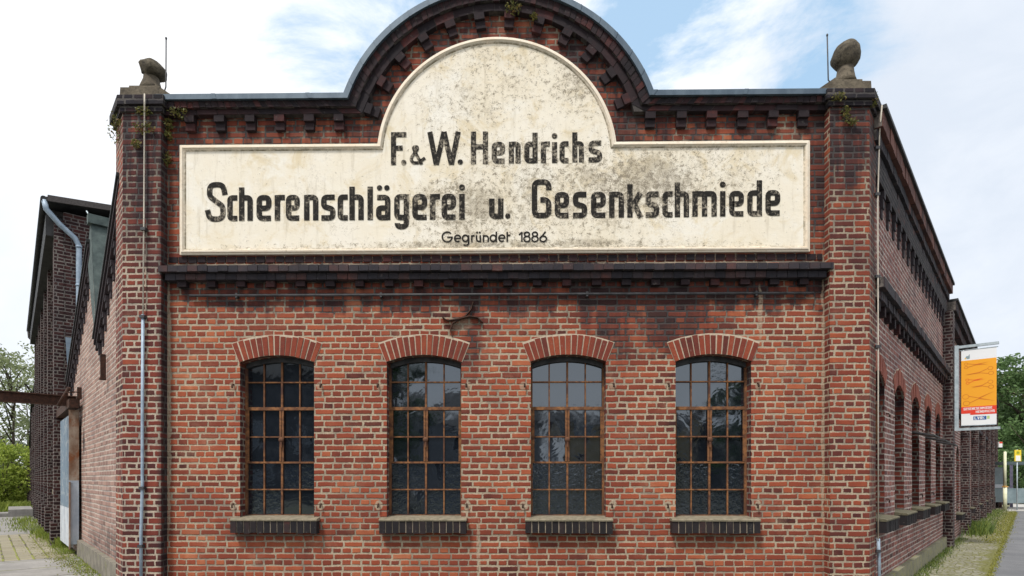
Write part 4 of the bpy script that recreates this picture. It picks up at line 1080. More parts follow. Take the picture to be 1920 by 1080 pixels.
# outline in (u = -s, z): from the corner backwards
s_pk1, z_pk1, s_v1, z_v1 = .35, 5.47, 2.50, 3.84
s_pk2, z_pk2, s_v2, z_v2 = 3.25, 5.60, 6.65, 3.66
out = [(-7.5, .2), (-.45, .2), (-.45, 5.42), (-s_v1, z_v1), (-s_pk2, z_pk2), (-s_v2, z_v2), (-7.5, 3.72)]
b.prism(out, .075, .38)
b.build('side_wall', M['left'], fac_b, Lf.m)
b = MB(); b.box(-4.92, -.50, .0, .3, .0, .50); b.build('plinth', M['plinth'], fac_b, Lf.m)
def slope_box(b, s0, z0, s1, z1, d0, d1, h0, h1, mi=0):
    q = [(-s0, z0+h0), (-s1, z1+h0), (-s1, z1+h1), (-s0, z0+h1)]
    P_ = [(u, d0, z) for u, z in q]; Q = [(u, d1, z) for u, z in q]
    b.face(P_[::-1], None, mi); b.face(Q, None, mi)
    for x, y in ((0,1),(1,2),(2,3),(3,0)): b.face([P_[x], P_[y], Q[y], Q[x]], None, mi)
# copings and stepped corbels beneath them
for (s0, z0, s1, z1) in ((.25, 5.55, s_v1+.03, z_v1), (s_pk2, z_pk2, s_v2, z_v2)):
    b = MB(); slope_box(b, s0, z0, s1, z1, -.035, .40, .02, .07); b.build('parapet_flashing', M['roof'], fac_b, Lf.m)
    b = MB(); slope_box(b, s0, z0, s1, z1, .010, .20, -.16, .018); slope_box(b, s0, z0, s1, z1, -.015, .20, -.07, -.01, 0)
    b.build('cornice_band', M['u_black'], fac_b, Lf.m)
    n = 9 if s0 < 1 else 13
    for k in range(n):
        f_ = (k+.5)/n; s_ = s0+(s1-s0)*f_; z = z0+(z1-z0)*f_
        again(RC, 'corbel', fac_b, Lf.m @ T((-s_, .075, z-.15)) @ Matrix.Diagonal((.9, 1.0, .75, 1)))
# roofs of the teeth: steep felted face towards the front, slope behind
b = MB(); dI = 6.0
def roofq(s0, z0, s1, z1, mi):
    q = [(-s0, .02, z0), (-s1, .02, z1), (-s1, dI, z1), (-s0, dI, z0)]; b.face(q, None, mi)
roofq(s_v1+.02, z_v1-.05, 3.13, 6.02, 0); roofq(3.15, 5.98, s_v2, z_v2+.02, 1); roofq(.3, 5.4, s_v1, z_v1+.01, 1); roofq(s_v2, 3.68, 7.25, 4.75, 2)
b.box(-3.20, -3.04, -.03, dI, 5.88, 6.03, 0); b.face([(-s_v1-.02, .018, z_v1-.05), (-3.13, .018, 6.0), (-3.6, .018, 5.5), (-3.0, .018, 4.4)], None, 0)
b.build('sawtooth_roof', [M['slate'], M['roof'], M['zinc']], fac_b, Lf.m)
b = MB(); b.tube([(-3.02, .30, 5.1), (-3.0, .30, 6.05)], .014, 6); b.tube([(-3.25, .05, 6.0), (-3.32, -.02, 6.16)], .010, 6)
b.build('roof_hook', M['galv'], fac_b, Lf.m)
# flat roof behind the gable
b = MB(); b.face([tuple(F.W(UL, .3, 5.3)), tuple(F.W(UR, .3, 5.3)), tuple(Rf.W(9.2, .4, 5.3)), tuple(Lf.W(-7.2, 6.2, 5.3))]); b.build('roof', M['roof'], fac_b)
# wall ties on the left flank
for x, y0_, y1_ in ((191, 664, 712), (147, 726, 748)):
    s_ = SX(x); b = MB(); z1_, z0_ = Lf.Z(y0_, -s_), Lf.Z(y1_, -s_)
    b.box(-s_-.016, -s_+.016, -.02, .05, z0_, z1_); b.box(-s_-.05, -s_+.05, -.03, .05, z0_, z0_+.03)
    b.build('wall_anchor', M['rust_dark'], fac_b, Lf.m)
# sliding door
dr = MB()
for k in range(6):
    u0 = -6.75+k*.30
    dr.box(u0+.004, u0+.296, -.105+.003*(k % 2), -.05, 1.10, 2.86, 0)
    dr.box(u0+.004, u0+.296, -.107+.003*(k % 2), -.05, .36, 1.096, 1)
door = dr.build('sliding_door', [M['blue_paint'], M['white_paint']], fac_b, Lf.m); door['label'] = 'sliding door, flaking blue above and white below'
b = MB(); b.box(-4.95, -4.93, -.12, .035, 1.55, 2.95); b.box(-4.95, -4.86, -.12, -.10, .33, 1.6); b.build('door_jamb', M['rust_door'], door)
b = MB(); b.box(-4.928, -4.90, -.118, .03, .42, 1.62); b.build('door_edge', M['blue_grey'], door)
b = MB(); b.box(-7.4, -4.75, -.13, .02, 2.98, 3.14); b.tube([(-4.60, -.30, 2.98), (-4.40, -.16, 3.30)], .03, 6); b.tube([(-4.45, .0, 3.24), (-4.38, -.22, 3.20)], .012, 6); b.build('door_rail', M['rust_dark'], door)

# steel beam sticking out above the door
b = MB(); zb0 = 2.965
for (u0, u1, z0, z1) in ((-.055, .055, 0, .018), (-.055, .055, .182, .20), (-.006, .006, .018, .182)): b.box(-5.25+u0, -5.25+u1, -1.12, .1, zb0+z0+.08, zb0+z1+.08)
beam = b.build('steel_beam', M['rust_dark'], None, Lf.m)
tag(beam, 'rusty steel beam jutting from the pale brick flank above the sliding door', 'beam')

# ---- lightning conductors
def conductor(name, pts_cable, pts_pipe, clips, label, cat='cable'):
    e = empty(name, tuple(pts_pipe[-1])); inv = T(-Vector(pts_pipe[-1]))
    b = MB(); b.tube(pts_cable, .0085, 6); b.build('cable', M['cable'], e, inv)
    b = MB(); b.tube(pts_pipe, .019, 8); b.build('guard_pipe', M['pipe'], e, inv)
    for c_ in clips:
        b = MB(); b.box(-.03, .03, -.03, .03, -.018, .018); b.build('clip', M['iron'] if 'clip' else None, e, inv @ T(c_))
    tag(e, label, cat, 'lightning conductors down the corner pilasters')
dF = -.165
def fw(x, y, d): u = F.U(x, d); return F.W(u, d, F.Z(y, u, d))
conductor('lightning_conductor', [fw(271, 176, -.225), fw(271, 196, -.225), fw(271, 215, dF), fw(270, 400, dF), fw(268, 592, dF)], [fw(268, 590, dF), fw(267, 780, dF), fw(267, 910, dF), fw(264.5, 1000, dF), fw(264.5, 1098, dF)],
          [fw(270, 430, dF), fw(268, 594, dF), fw(267, 915, dF), fw(264.5, 1024, dF)], 'pale lightning cable running down the dark left pilaster into a grey pipe')
def rw(s_, d, z): return Rf.W(s_, d, z)
conductor('lightning_conductor', [rw(.22, -.10, 6.36), rw(.36, -.05, 6.1), rw(.33, -.035, 5.2), rw(.36, -.035, 3.2), rw(.36, -.035, .86)], [rw(.37, -.035, .88), rw(.46, -.03, .55), rw(.46, -.03, .02)],
          [rw(.35, -.02, 5.9), rw(.34, -.02, 5.3), rw(.36, -.02, 4.25), rw(.36, -.02, 3.35), rw(.40, -.02, .72)], 'pale lightning cable running down the side of the bright red right pilaster')
for (x, y0_, y1_, d_, lab) in ((311, 72, 163, .05, 'thin lightning rod standing beside the broken stone finial'), (1553, 66, 150, .05, 'thin lightning rod standing beside the egg topped stone finial')):
    t0, t1 = fw(x, y1_, d_), fw(x-(2 if x > 1000 else -.5), y0_, d_)
    b = MB(); kk = Vector((.07 if x > 1000 else -.03, 0, -.09)); b.tube([t0+kk, t0, t1], .008, 6); b.ball(t1, (.013, .02), 8)
    tag(b.build('lightning_rod', M['iron']), lab, 'lightning rod', 'lightning rods by the finials')

# ================================================================== LOW WING ALONG THE RIGHT STREET
wing = empty('brick_wing', tuple(Rf.W(22, 0, 0)))
winv = T(-Rf.W(22, 0, 0))
def wp(b, name, mats, parent=None, m=None): return b.build(name, mats, parent or wing, winv @ Rf.m @ (m or Matrix()))
tag(wing, 'long lower brick wing with many pilasters receding along the right footpath', 'building')
WPIL = (14.0, 18.3, 22.6, 26.9, 31.2, 35.3)
WWN = (12.8, 17.25, 21.5, 25.8, 30.1, 34.2)
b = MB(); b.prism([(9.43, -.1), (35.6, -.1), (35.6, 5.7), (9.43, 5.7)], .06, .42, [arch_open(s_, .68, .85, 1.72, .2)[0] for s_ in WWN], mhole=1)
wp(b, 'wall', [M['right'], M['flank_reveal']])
b = MB(); b.box(9.43, 35.6, .43, 7, -.1, 5.6); wp(b, 'wall', M['hall'])
for nm, d0, z0, z1, bl, sd_ in (('cornice_band', -.16, 5.75, 5.98, .26, 81), ('cornice_band', -.08, 5.5, 5.74, .26, 82)):
    b = MB(); brick_run(b, 9.43, 35.65, d0, .3, z0, z1, bl, sd_); wp(b, nm, [M['u_deep'], M['mortar_d']])
b = MB(); b.box(9.43, 35.7, -.20, .5, 5.985, 6.04); wp(b, 'parapet_flashing', M['roof'])
b = MB(); brick_run(b, 9.43, 35.6, -.06, .2, 3.44, 3.56, .26, 83); wp(b, 'ledge', [M['u_black'], M['mortar_d']])
pm = MB(); pm.box(-.22, .22, -.14, .06, 0, 5.5); pm.box(-.25, .25, -.17, .06, 0, .75)
pmesh = pm.mesh('pilaster', M['hall'])
for s_ in WPIL: again(pmesh, 'pilaster', wing, winv @ Rf.m @ T((s_, 0, -.05)))
for n, s_ in enumerate(WWN):
    fb = MB()
    for u in (-.42, -.13, .12, .40): fb.box(u, u+.022, .20, .235, 0, 1.86)
    for k, z in enumerate((.5, 1.0, 1.45)): fb.box(-.40, .40, .204, .23, z, z+.022)
    wo = fb.build('window', M['rust_dark'], wing, winv @ Rf.m @ T((s_, .06, .68)))
    pb = MB(); pb.face([(-.42, .222, 0), (.42, .222, 0), (.42, .222, 1.9), (-.42, .222, 1.9)]); pb.build('pane', M['glass'], wo)
    sill_mb(.86, 60+n, .14).build('sill', [M['u_sill'], M['mortar_d'], M['sill_dark']], wo)
# small brick end pier beyond the wing and a dark gate
b = MB(); b.box(35.75, 36.3, -.26, .30, 0, 2.1); b.box(35.70, 36.35, -.30, .34, 2.1, 2.2); b.box(35.70, 36.35, -.30, .34, 0, .35)
tag(b.build('gate_pier', M['right'], None, Rf.m), 'low brick pier at the far end of the long brick wing', 'pier')
ga = empty('metal_gate', tuple(Rf.W(37.5, -.2, 0))); gi_ = T(-Rf.W(37.5, -.2, 0)) @ Rf.m
b = MB(); b.box(36.6, 36.66, -.62, .0, .12, 1.15); b.build('gate_leaf', plain_mat('dark_blue_gate', (.010,.014,.028), (.02,.026,.045), 6, .6), ga, gi_)
b = MB(); b.box(36.59, 36.67, -.62, .0, 1.15, 1.20); b.build('gate_rail', M['galv'], ga, gi_)
b = MB(); b.box(36.5, 36.75, -.78, -.64, 0, 2.5); b.build('gate_post', plain_mat('purple_grey_post', (.10,.095,.15), (.15,.145,.20), 6, .7), ga, gi_)
tag(ga, 'dark blue metal gate closing the gap after the brick pier', 'gate')

# ================================================================== TALL HALL AT THE LEFT
Hf = Frame(-9.83, 5.37, R_(-49.5))
hall = empty('workshop_hall', (-9.83, 5.37, GZ)); hinv = T((9.83, -5.37, -GZ))
tag(hall, 'tall dark maroon brick hall with overhanging roof and pilasters behind the sliding door', 'building')
def hp(b, name, mats, parent=None): return b.build(name, mats, parent or hall, hinv @ Hf.m)
b = MB(); b.box(-14.0, 0, 0, 9, 0, 7.50); hp(b, 'wall', M['hall'])
rp = MB(); slopeq = .11
def roof_slab(b, u0, u1, d0, d1, z, th):
    P_ = [(u0, d0, z+slopeq*d0), (u1, d0, z+slopeq*d0), (u1, d1, z+slopeq*d1), (u0, d1, z+slopeq*d1)]; Q = [(p_[0], p_[1], p_[2]-th) for p_ in P_]
    b.face(P_); b.face(Q[::-1])
    for x in range(4): y = (x+1) % 4; b.face([Q[x], Q[y], P_[y], P_[x]])
roof_slab(rp, -14.3, .22, -.30, 9.2, 7.70, .08); hr = hp(rp, 'roof', M['roof'])
b = MB(); roof_slab(b, .22, .25, -.28, 9.2, 7.73, .13); hp(b, 'verge_board', M['verge'], None)
b = MB(); b.box(0, .09, -.28, 0, 7.46, 7.60); rafter = b.mesh('rafter', M['verge'])
for k in range(17): again(rafter, 'rafter', hall, hinv @ Hf.m @ T((-14+k*.85, 0, 0)))
b = MB(); b.tube([(-14.4, -.34, 7.60), (.20, -.34, 7.62)], .06, 10); hp(b, 'gutter', M['roof'])
dp = MB(); dp.tube([(.16, -.33, 7.60), (.16, -.30, 7.42), (.12, -.08, 7.18), (.085, .20, 6.95), (.085, .27, 6.80), (.085, .27, 6.4), (.085, .27, 4.6), (.085, .27, 3.2)], .055, 10)
for z in (6.75, 5.9, 4.9): dp.tube([(.085, .27, z), (.085, .27, z+.05)], .062, 10)
hp(dp, 'downpipe', M['pipe'])
dp = MB(); dp.tube([(-14.1, -.34, 7.60), (-14.15, -.32, 7.3), (-14.1, -.05, 7.0), (-14.1, .0, 6.9)], .05, 8); hp(dp, 'downpipe', M['verge'])
for n, s_ in enumerate((.24, 3.0, 5.2, 7.6, 9.8, 12.0, 13.8)):
    b = MB(); b.box(-s_-.24, -s_+.24, -.16, .05, 0, 7.3); b.box(-s_-.27, -s_+.27, -.22, .05, 0, .95 if n else .7); hp(b, 'pilaster', M['hall'])
b = MB(); b.box(-13.7, -.1, -.30, -.0, 6.95, 7.38); hp(b, 'eave_board', M['roof'])
for n, s_ in enumerate((1.6, 4.1, 6.4, 8.7, 10.9)):
    b = MB(); b.box(-s_-.5, -s_+.5, -.012, .02, 1.4, 6.0); wo = hp(b, 'window', M['iron'])
    b = MB(); b.box(-s_-.58, -s_+.58, -.10, .02, 1.28, 1.40); b.build('sill', M['sill'], wo)
# outbuilding that continues the row
ob = empty('brick_outbuilding', tuple(Hf.W(-20, 0, GZ))); oinv = T(-Hf.W(-20, 0, GZ))
tag(ob, 'lower dark brick outbuilding with sloping verge beyond the tall hall', 'building')
b = MB(); b.prism([(-24, 0), (-14.05, 0), (-14.05, 5.6), (-21.0, 5.2), (-24, 3.4)], .05, 6); b.build('wall', M['hall'], ob, oinv @ Hf.m)
b = MB(); slope_box(b, 14.05, 5.6, 21.0, 5.2, -.15, 6, .0, .09); slope_box(b, 21.0, 5.2, 24.2, 3.3, -.15, 6, .0, .09); b.build('roof', M['roof'], ob, oinv @ Hf.m)
for s_ in (15.5, 18.3, 21.2, 23.8):
    b = MB(); b.box(-s_-.22, -s_+.22, -.12, .05, 0, 3.3 if s_ > 23 else 4.9); b.box(-s_-.26, -s_+.26, -.18, .05, 0, .8); b.build('pilaster', M['hall'], ob, oinv @ Hf.m)
b = MB(); b.box(-27.2, -24.6, -.2, .25, 0, 2.3); b.box(-27.3, -24.5, -.26, .31, 2.3, 2.42)
tag(b.build('brick_wall', M['hall'], None, Hf.m @ T((0,0,GZ))), 'short dark brick garden wall ending the row at the left', 'wall')
b = MB(); b.box(-16.6, -13.2, -.95, -.22, 0, .28); b.box(-14.6, -13.4, -1.45, -.95, 0, .14)
tag(b.build('stone_step', M['slab'], None, Hf.m @ T((0,0,GZ))), 'grey stone step at the foot of the dark outbuilding', 'step')

# ================================================================== BANNER
Bo = Rf.W(9.18, -.15)
Bf = Frame(Bo.x, Bo.y, R_(-41.4))
br = MB(); br.box(.0, .075, -.035, .035, 2.80, 4.84); br.box(.075, .82, -.03, .03, 4.765, 4.825); br.box(.075, .84, -.03, .03, 2.80, 2.86)
bro = br.build('banner_bracket', M['galv'], None, Bf.m); tag(bro, 'galvanised steel bracket on the flank holding the orange banner', 'bracket')
ban = empty('banner', tuple(Bf.W(.45, 0, 2.92))); binv = T(-Bf.W(.45, 0, 2.92)) @ Bf.m
tag(ban, 'hanging orange and white banner printed with scissors beside the right flank', 'banner')
BU0, BU1, BZ0, BZ1 = .125, .775, 2.925, 4.70
def cloth(z0, z1, name, c, u0=BU0, u1=BU1, d=-.004, dd=.008):
    m_, t, b_ = new_mat(name); finish(t, b_, c, .6, None, 0, 0, .3)
    b = MB(); b.box(u0, u1, d, d+dd, z0, z1); return b.build('banner_cloth' if dd > .005 else 'print', m_, ban, binv)
base = cloth(BZ0, BZ1, 'banner_white', (.80,.82,.84))
bz = lambda f_: BZ1-(BZ1-BZ0)*f_
cloth(bz(.785), bz(.135), 'banner_orange', (.86,.375,.024), d=-.0055, dd=.0015)
cloth(bz(.845), bz(.755), 'banner_red', (.74,.055,.03), d=-.007, dd=.0015)
cloth(bz(.865), bz(.845), 'banner_red_step', (.74,.055,.03), u0=BU0+.17, d=-.007, dd=.0015)
def flat_mat(name, c): m_, t, b_ = new_mat(name); finish(t, b_, c, .6, None, 0, 0, .3); return m_
mo_d, mo_r, mw_, mb_, mg_, mgr = flat_mat('print_dark_orange', (.62,.18,.02)), flat_mat('print_red_orange', (.75,.12,.02)), flat_mat('print_white', (.82,.82,.82)), flat_mat('print_blue', (.03,.11,.33)), flat_mat('print_green', (.48,.60,.24)), flat_mat('print_grey', (.25,.34,.37))
BW = BU1-BU0
sheet_b = lambda x, y: (BU0+x*BW/100, BZ1-y*(BZ1-BZ0)/268)     # sheet 100 wide, 268 tall
def scissor(P, x0, y0_, x1, y1_, ring, open_, flip=False):
    """ring end at (x0,y0), tips at (x1,y1)"""
    a, c = Vector((x0, y0_)), Vector((x1, y1_)); e = (c-a).normalized(); n_ = Vector((-e.y, e.x)); piv = a+(c-a)*.48
    for s_ in (-1, 1):
        rc = a+n_*s_*ring*1.25
        P.ring(rc.x, rc.y, ring, ring*.85, 1.5, n=18)
        P.stroke([rc+e*ring, piv], 0, 2.0)
        tip = c-n_*s_*open_
        k = piv-e*4
        P.poly([tuple(k+n_*2.2), tuple(tip), tuple(k-n_*2.2)])
P = Pen(sheet_b, -.0062, 2)
scissor(P, 14, 55, 78, 53, 5, 4); scissor(P, 84, 80, 12, 88, 7, 1); scissor(P, 84, 128, 28, 134, 7, 2)
P.b.build('print', mo_d, ban, binv)
P = Pen(sheet_b, -.0062, 2); scissor(P, 18, 112, 66, 106, 4.6, 3); P.b.build('print', mo_r, ban, binv)
P = Pen(sheet_b, -.0062, 3); scissor(P, 14, 178, 96, 170, 9.5, 17); P.b.build('print', mo_d, ban, binv)
# block capitals
def cap(P, ch, x, y, w_, h_):
    t = P.t; k = t/2; S_ = P.stroke; L, Rr, T_, B_ = x+k, x+w_-k, y-h_+k, y-k; m_ = (T_+B_)/2
    if ch == 'G': S_([(x+w_, T_), (L, T_), (L, B_), (Rr, B_), (Rr, m_), (x+w_*.5, m_)])
    if ch == 'E': S_([(x+w_, T_), (L, T_), (L, B_), (x+w_, B_)]); S_([(L, m_), (x+w_*.85, m_)])
    if ch == 'S': S_([(x+w_, T_), (L, T_), (L, m_), (Rr, m_), (Rr, B_), (x, B_)])
    if ch == 'N': S_([(L, y), (L, y-h_)]); S_([(Rr, y), (Rr, y-h_)]); S_([(L, T_), (Rr, B_)])
    if ch == 'K': S_([(L, y), (L, y-h_)]); S_([(L, m_), (Rr, y-h_)]); S_([(L, m_), (Rr, y)])
    if ch == 'C': S_([(x+w_, T_), (L, T_), (L, B_), (x+w_, B_)])
    if ch == 'H': S_([(L, y), (L, y-h_)]); S_([(Rr, y), (Rr, y-h_)]); S_([(L, m_), (Rr, m_)])
    if ch == 'M': S_([(L, y), (L, y-h_)]); S_([(Rr, y), (Rr, y-h_)]); S_([(L, y-h_), ((L+Rr)/2, y-h_*.4)]); S_([((L+Rr)/2, y-h_*.4), (Rr, y-h_)])
    if ch == 'I': S_([(x+w_/2, y), (x+w_/2, y-h_)])
    if ch == 'D': S_([(L, T_), (Rr-1, T_), (Rr, m_), (Rr-1, B_), (L, B_)], 1); S_([(L, y), (L, y-h_)])
    if ch == 'R': S_([(L, y), (L, y-h_)]); S_([(L, T_), (Rr, T_), (Rr, m_), (L, m_)]); S_([(x+w_*.5, m_), (Rr, y)])
    if ch == 'L': S_([(L, y-h_), (L, B_), (x+w_, B_)])
    if ch == 'V': S_([(L, y-h_), (x+w_/2, y)]); S_([(x+w_/2, y), (Rr, y-h_)])
def caps(P, s_, x0, x1, y, h_, slant=0):
    ws = [.55 if c in 'I' else 1.2 if c in 'M' else 1.0 for c in s_]; g_ = .22; tot = sum(ws)+g_*(len(s_)-1); u = (x1-x0)/tot; x = x0
    for c, w_ in zip(s_, ws): cap(P, c, x, y, w_*u, h_); x += (w_+g_)*u
P = Pen(sheet_b, -.0082, 1.5); caps(P, 'GESENKSCHMIEDE', 7, 88, 214, 8.5); caps(P, 'HENDRICHS', 42, 95, 226, 8.5); P.b.build('lettering', mw_, ban, binv)
cloth(BZ1-251*(BZ1-BZ0)/268, BZ1-238*(BZ1-BZ0)/268, 'logo_blue', (.03,.11,.33), BU0+.35*BW, BU0+.72*BW, -.0052, .0012)
P = Pen(sheet_b, -.0058, 2.2); caps(P, 'LVR', 38, 61, 249.2, 9.4); P.ring(66, 244.5, 3, 3, 1.2, 70, 290); P.b.build('lettering', mw_, ban, binv)
cloth(BZ1-249*(BZ1-BZ0)/268, BZ1-238*(BZ1-BZ0)/268, 'logo_green', (.48,.60,.24), BU0+.735*BW, BU0+.81*BW, -.0052, .0012)
P = Pen(sheet_b, -.0052, 1); P.poly([(12, 24), (16, 20), (20, 21), (24, 14), (25, 24), (24, 31), (16, 31), (14, 27)]); P.b.build('emblem', mgr, ban, binv)
P = Pen(sheet_b, -.0056, 1); P.dot(12, 29, 2.4); P.b.build('emblem', flat_mat('print_yellow', (.85,.50,.05)), ban, binv)
b = MB(); b.tube([(BU0-.03, 0, BZ1+.01), (BU1+.03, 0, BZ1+.01)], .012, 8); b.build('banner_rod', M['galv'], ban, binv)
b = MB(); b.tube([(BU0-.0, 0, BZ0-.01), (BU1, 0, BZ0-.01)], .010, 8); b.build('banner_rod', M['galv'], ban, binv)

# ================================================================== BUS STOP AT THE FAR END OF THE FOOTPATH
def at(x, Yd, z=0.0): return Vector(((x-960)/FPX*Yd, CAMY+Yd, z))
def shelter():
    o0 = at(1904, 31.5); e = empty('bus_shelter', tuple(o0)); e.rotation_euler = (0, 0, R_(0))
    sm = plain_mat('shelter_frame', (.07,.10,.11), (.11,.14,.15), 4, .5, .3)
    b = MB(); b.box(-.62, 3.2, 0, 1.5, 2.42, 2.58); b.build('roof', sm, e)
    for u in (-.55, .60, 1.9, 3.1):
        for d in (0.05, 1.42):
            b = MB(); b.box(u-.05, u+.05, d-.04, d+.04, 0, 2.42); b.build('post', sm, e)
    gm = plain_mat('shelter_glass', (.13,.18,.20), (.22,.28,.30), 1.2, .15, 0, .6, 0)
    b = MB(); b.box(-.50, .55, 1.40, 1.43, .35, 2.3); b.build('glass_panel', gm, e)
    b = MB(); b.box(.65, 3.05, 1.40, 1.43, .30, 1.05); b.build('glass_panel', gm, e)
    b = MB(); b.box(-.50, .55, .04, .06, .35, 1.15); b.build('glass_panel', gm, e)
    b = MB(); b.box(-.4, .5, 1.30, 1.38, 1.15, 1.35); b.box(.9, 2.9, 1.0, 1.35, .45, .52); b.build('bench', M['white_paint'], e)
    tag(e, 'grey glazed bus shelter at the far end of the right footpath', 'bus shelter')
shelter()
st = empty('bus_stop_sign', tuple(at(1907, 31.0)))
b = MB(); b.tube([(0, 0, 0), (0, 0, 3.2)], .03, 8); b.build('pole', M['galv'], st)
b = MB(); b.box(-.17, .17, -.06, -.02, 2.58, 3.18); b.build('sign_plate', flat_mat('stop_yellow', (.80,.62,.05)), st)
b = MB(); b.box(-.12, .12, -.068, -.061, 2.60, 2.88); b.build('timetable', flat_mat('stop_white', (.80,.80,.76)), st)
P = Pen(lambda x, y: (x, y), -.0625, .02)
P.dot(0, 3.03, .11); P.b.build('roundel', flat_mat('stop_gold', (.62,.50,.02)), st)
P = Pen(lambda x, y: (x, y), -.0655, .025); P.stroke([(-.04, 2.96), (-.04, 3.10)]); P.stroke([(.04, 2.96), (.04, 3.10)]); P.stroke([(-.04, 3.03), (.04, 3.03)]); P.b.build('lettering', flat_mat('stop_green', (.10,.22,.05)), st)
tag(st, 'yellow bus stop sign above the shelter roof', 'bus stop sign')
p0 = at(1884.5, 30.5)
b = MB(); b.tube([(0,0,0),(0,0,1.25)], .085, 12); b.tube([(0,0,1.25),(0,0,3.05)], .062, 12); b.ball((0,0,3.05), (.062,.03), 12); b.box(-.09,.09,-.09,.09,1.22,1.28,1)
pole = b.build('street_pole', [plain_mat('pole_pale_yellow', (.62,.63,.42), (.74,.74,.55), 5, .6), flat_mat('pole_band', (.55,.30,.08))], None, T(p0)); tag(pole, 'pale yellow steel pole standing in front of the bus shelter', 'pole')
b = MB(); w0 = Rf.W(35.3, -.2, 3.62); b.box(-.09, .09, -.02, .02, .06, .16, 1); b.box(-.09, .09, -.02, .02, -.16, .06, 0); b.box(-.11, -.09, -.02, .1, -.16, .16, 0)
sg = b.build('wall_sign', [flat_mat('sign_white', (.78,.78,.76)), flat_mat('sign_red', (.65,.06,.04))], None, T(w0+Vector((.08,0,0)))); tag(sg, 'small white sign with a red top edge at the far end of the brick wing', 'sign')

# ================================================================== PLANTS
def leaf_mat(name, stops, trans=.25):
    m, t, b = new_mat(name)
    uv = t.node('ShaderNodeUVMap', uv_map='UVMap').outputs[0]
    wh = t.node('ShaderNodeTexWhiteNoise', noise_dimensions='2D'); t.l.new(uv, wh.inputs['Vector'])
    col = t.ramp(wh.outputs['Value'], stops)
    t.put(b.inputs['Base Color'], col); b.inputs['Roughness'].default_value = .6; b.inputs['Specular IOR Level'].default_value = .3
    tr = t.node('ShaderNodeBsdfTranslucent'); t.l.new(col, tr.inputs[0])
    mx = t.node('ShaderNodeMixShader', {0: trans}); t.l.new(b.outputs[0], mx.inputs[1]); t.l.new(tr.outputs[0], mx.inputs[2])
    t.l.new(mx.outputs[0], m.node_tree.nodes['Material Output'].inputs[0])
    return m
ML = {'dark': leaf_mat('leaf_dark', [(0,(.045,.085,.028)),(.5,(.085,.155,.050)),(1,(.15,.24,.085))], .32),
      'olive': leaf_mat('leaf_olive', [(0,(.14,.175,.085)),(.5,(.22,.26,.13)),(1,(.29,.33,.17))], .45),
      'bright': leaf_mat('leaf_bright', [(0,(.15,.21,.03)),(.5,(.27,.35,.055)),(1,(.40,.47,.09))], .4),
      'wall': leaf_mat('leaf_wall', [(0,(.06,.07,.02)),(.5,(.13,.14,.035)),(.8,(.20,.17,.045)),(1,(.20,.11,.04))]),
      'grass': leaf_mat('grass_blade', [(0,(.10,.15,.025)),(.5,(.19,.25,.04)),(1,(.32,.36,.07))], .3),
      'weed': leaf_mat('weed_blade', [(0,(.045,.085,.02)),(.5,(.09,.14,.03)),(1,(.20,.24,.05))], .3),
      'moss': leaf_mat('moss_tuft', [(0,(.14,.15,.03)),(.5,(.22,.22,.04)),(1,(.30,.29,.06))], .2)}
def leaves(b, rnd, c, rad, n, size, flat=1.0):
    for _ in range(n):
        while True:
            p_ = Vector((rnd.uniform(-1,1), rnd.uniform(-1,1), rnd.uniform(-1,1)))
            if p_.length <= 1: break
        p_ = Vector(c)+Vector((p_.x*rad[0], p_.y*rad[1], p_.z*rad[2]))
        a = Vector((rnd.gauss(0,1), rnd.gauss(0,1), rnd.gauss(0,.8))).normalized(); q = a.cross(Vector((rnd.gauss(0,1), rnd.gauss(0,1), rnd.gauss(0,1)))).normalized()
        s_ = size*rnd.uniform(.6, 1.4); id_ = (rnd.randrange(400)+.5, .5)
        b.face([p_-a*s_, p_+q*s_*.42, p_+a*s_, p_-q*s_*.42], [id_]*4)
def tree(name, base, height, crown, seed, leaf, n_cl, n_leaf, size, label, group, trunk_r=.16, spread=.5, clr=.55, bare=.25):
    rnd = random.Random(seed); e = empty(name, tuple(base))
    tb = MB(); top = Vector((rnd.uniform(-.3,.3), rnd.uniform(-.3,.3), height*.82))
    path = [Vector((0,0,-.1)), Vector((0,0,height*.2))]+[top*f_+Vector((rnd.uniform(-.15,.15), rnd.uniform(-.15,.15), 0)) for f_ in (.45,.7,1)]
    tb.tube(path, [trunk_r, trunk_r*.85, trunk_r*.6, trunk_r*.35, trunk_r*.1], 8)
    cb = MB(); ends = []
    for k in range(n_cl):
        f_ = rnd.uniform(bare, 1); z = height*f_
        prof = math.sqrt(max(.03, 1-((f_-.55)/.5)**2)) if f_ > .05 else .3
        an = rnd.uniform(0, 2*PI); rr = crown*prof*math.sqrt(rnd.random())
        ends.append(Vector((math.cos(an)*rr, math.sin(an)*rr, z)))
    for k, en in enumerate(ends):
        if k < 14 or k % 6 == 0:
            st_ = Vector((0, 0, max(height*.15, en.z-rnd.uniform(.5, 1.6)-en.xy.length*.5))); mid = (st_+en)/2+Vector((0, 0, rnd.uniform(.0, .3)))
            tb.tube([st_, mid, en], [trunk_r*.35, trunk_r*.2, trunk_r*.06], 5)
        r_ = crown*clr*rnd.uniform(.25, .5)
        leaves(cb, rnd, en, (r_, r_, r_*.7), int(n_leaf*rnd.uniform(.6, 1.4)), size)
    tb.build('trunk', M['bark'], e); cb.build('crown', ML[leaf], e)
    tag(e, label, 'tree', group)
    return e
gR = 'trees behind the bus shelter'; gL = 'trees and bushes at the left end'
tree('broadleaf_tree', at(1930, 46), 10.0, 4.0, 1, 'dark', 90, 95, .17, 'tallest dense green tree rising behind the yellow bus stop sign', gR, .25)
tree('broadleaf_tree', at(1884, 52), 8.8, 3.4, 2, 'dark', 80, 95, .17, 'dense green tree between the banner and the pale yellow pole', gR, .22)
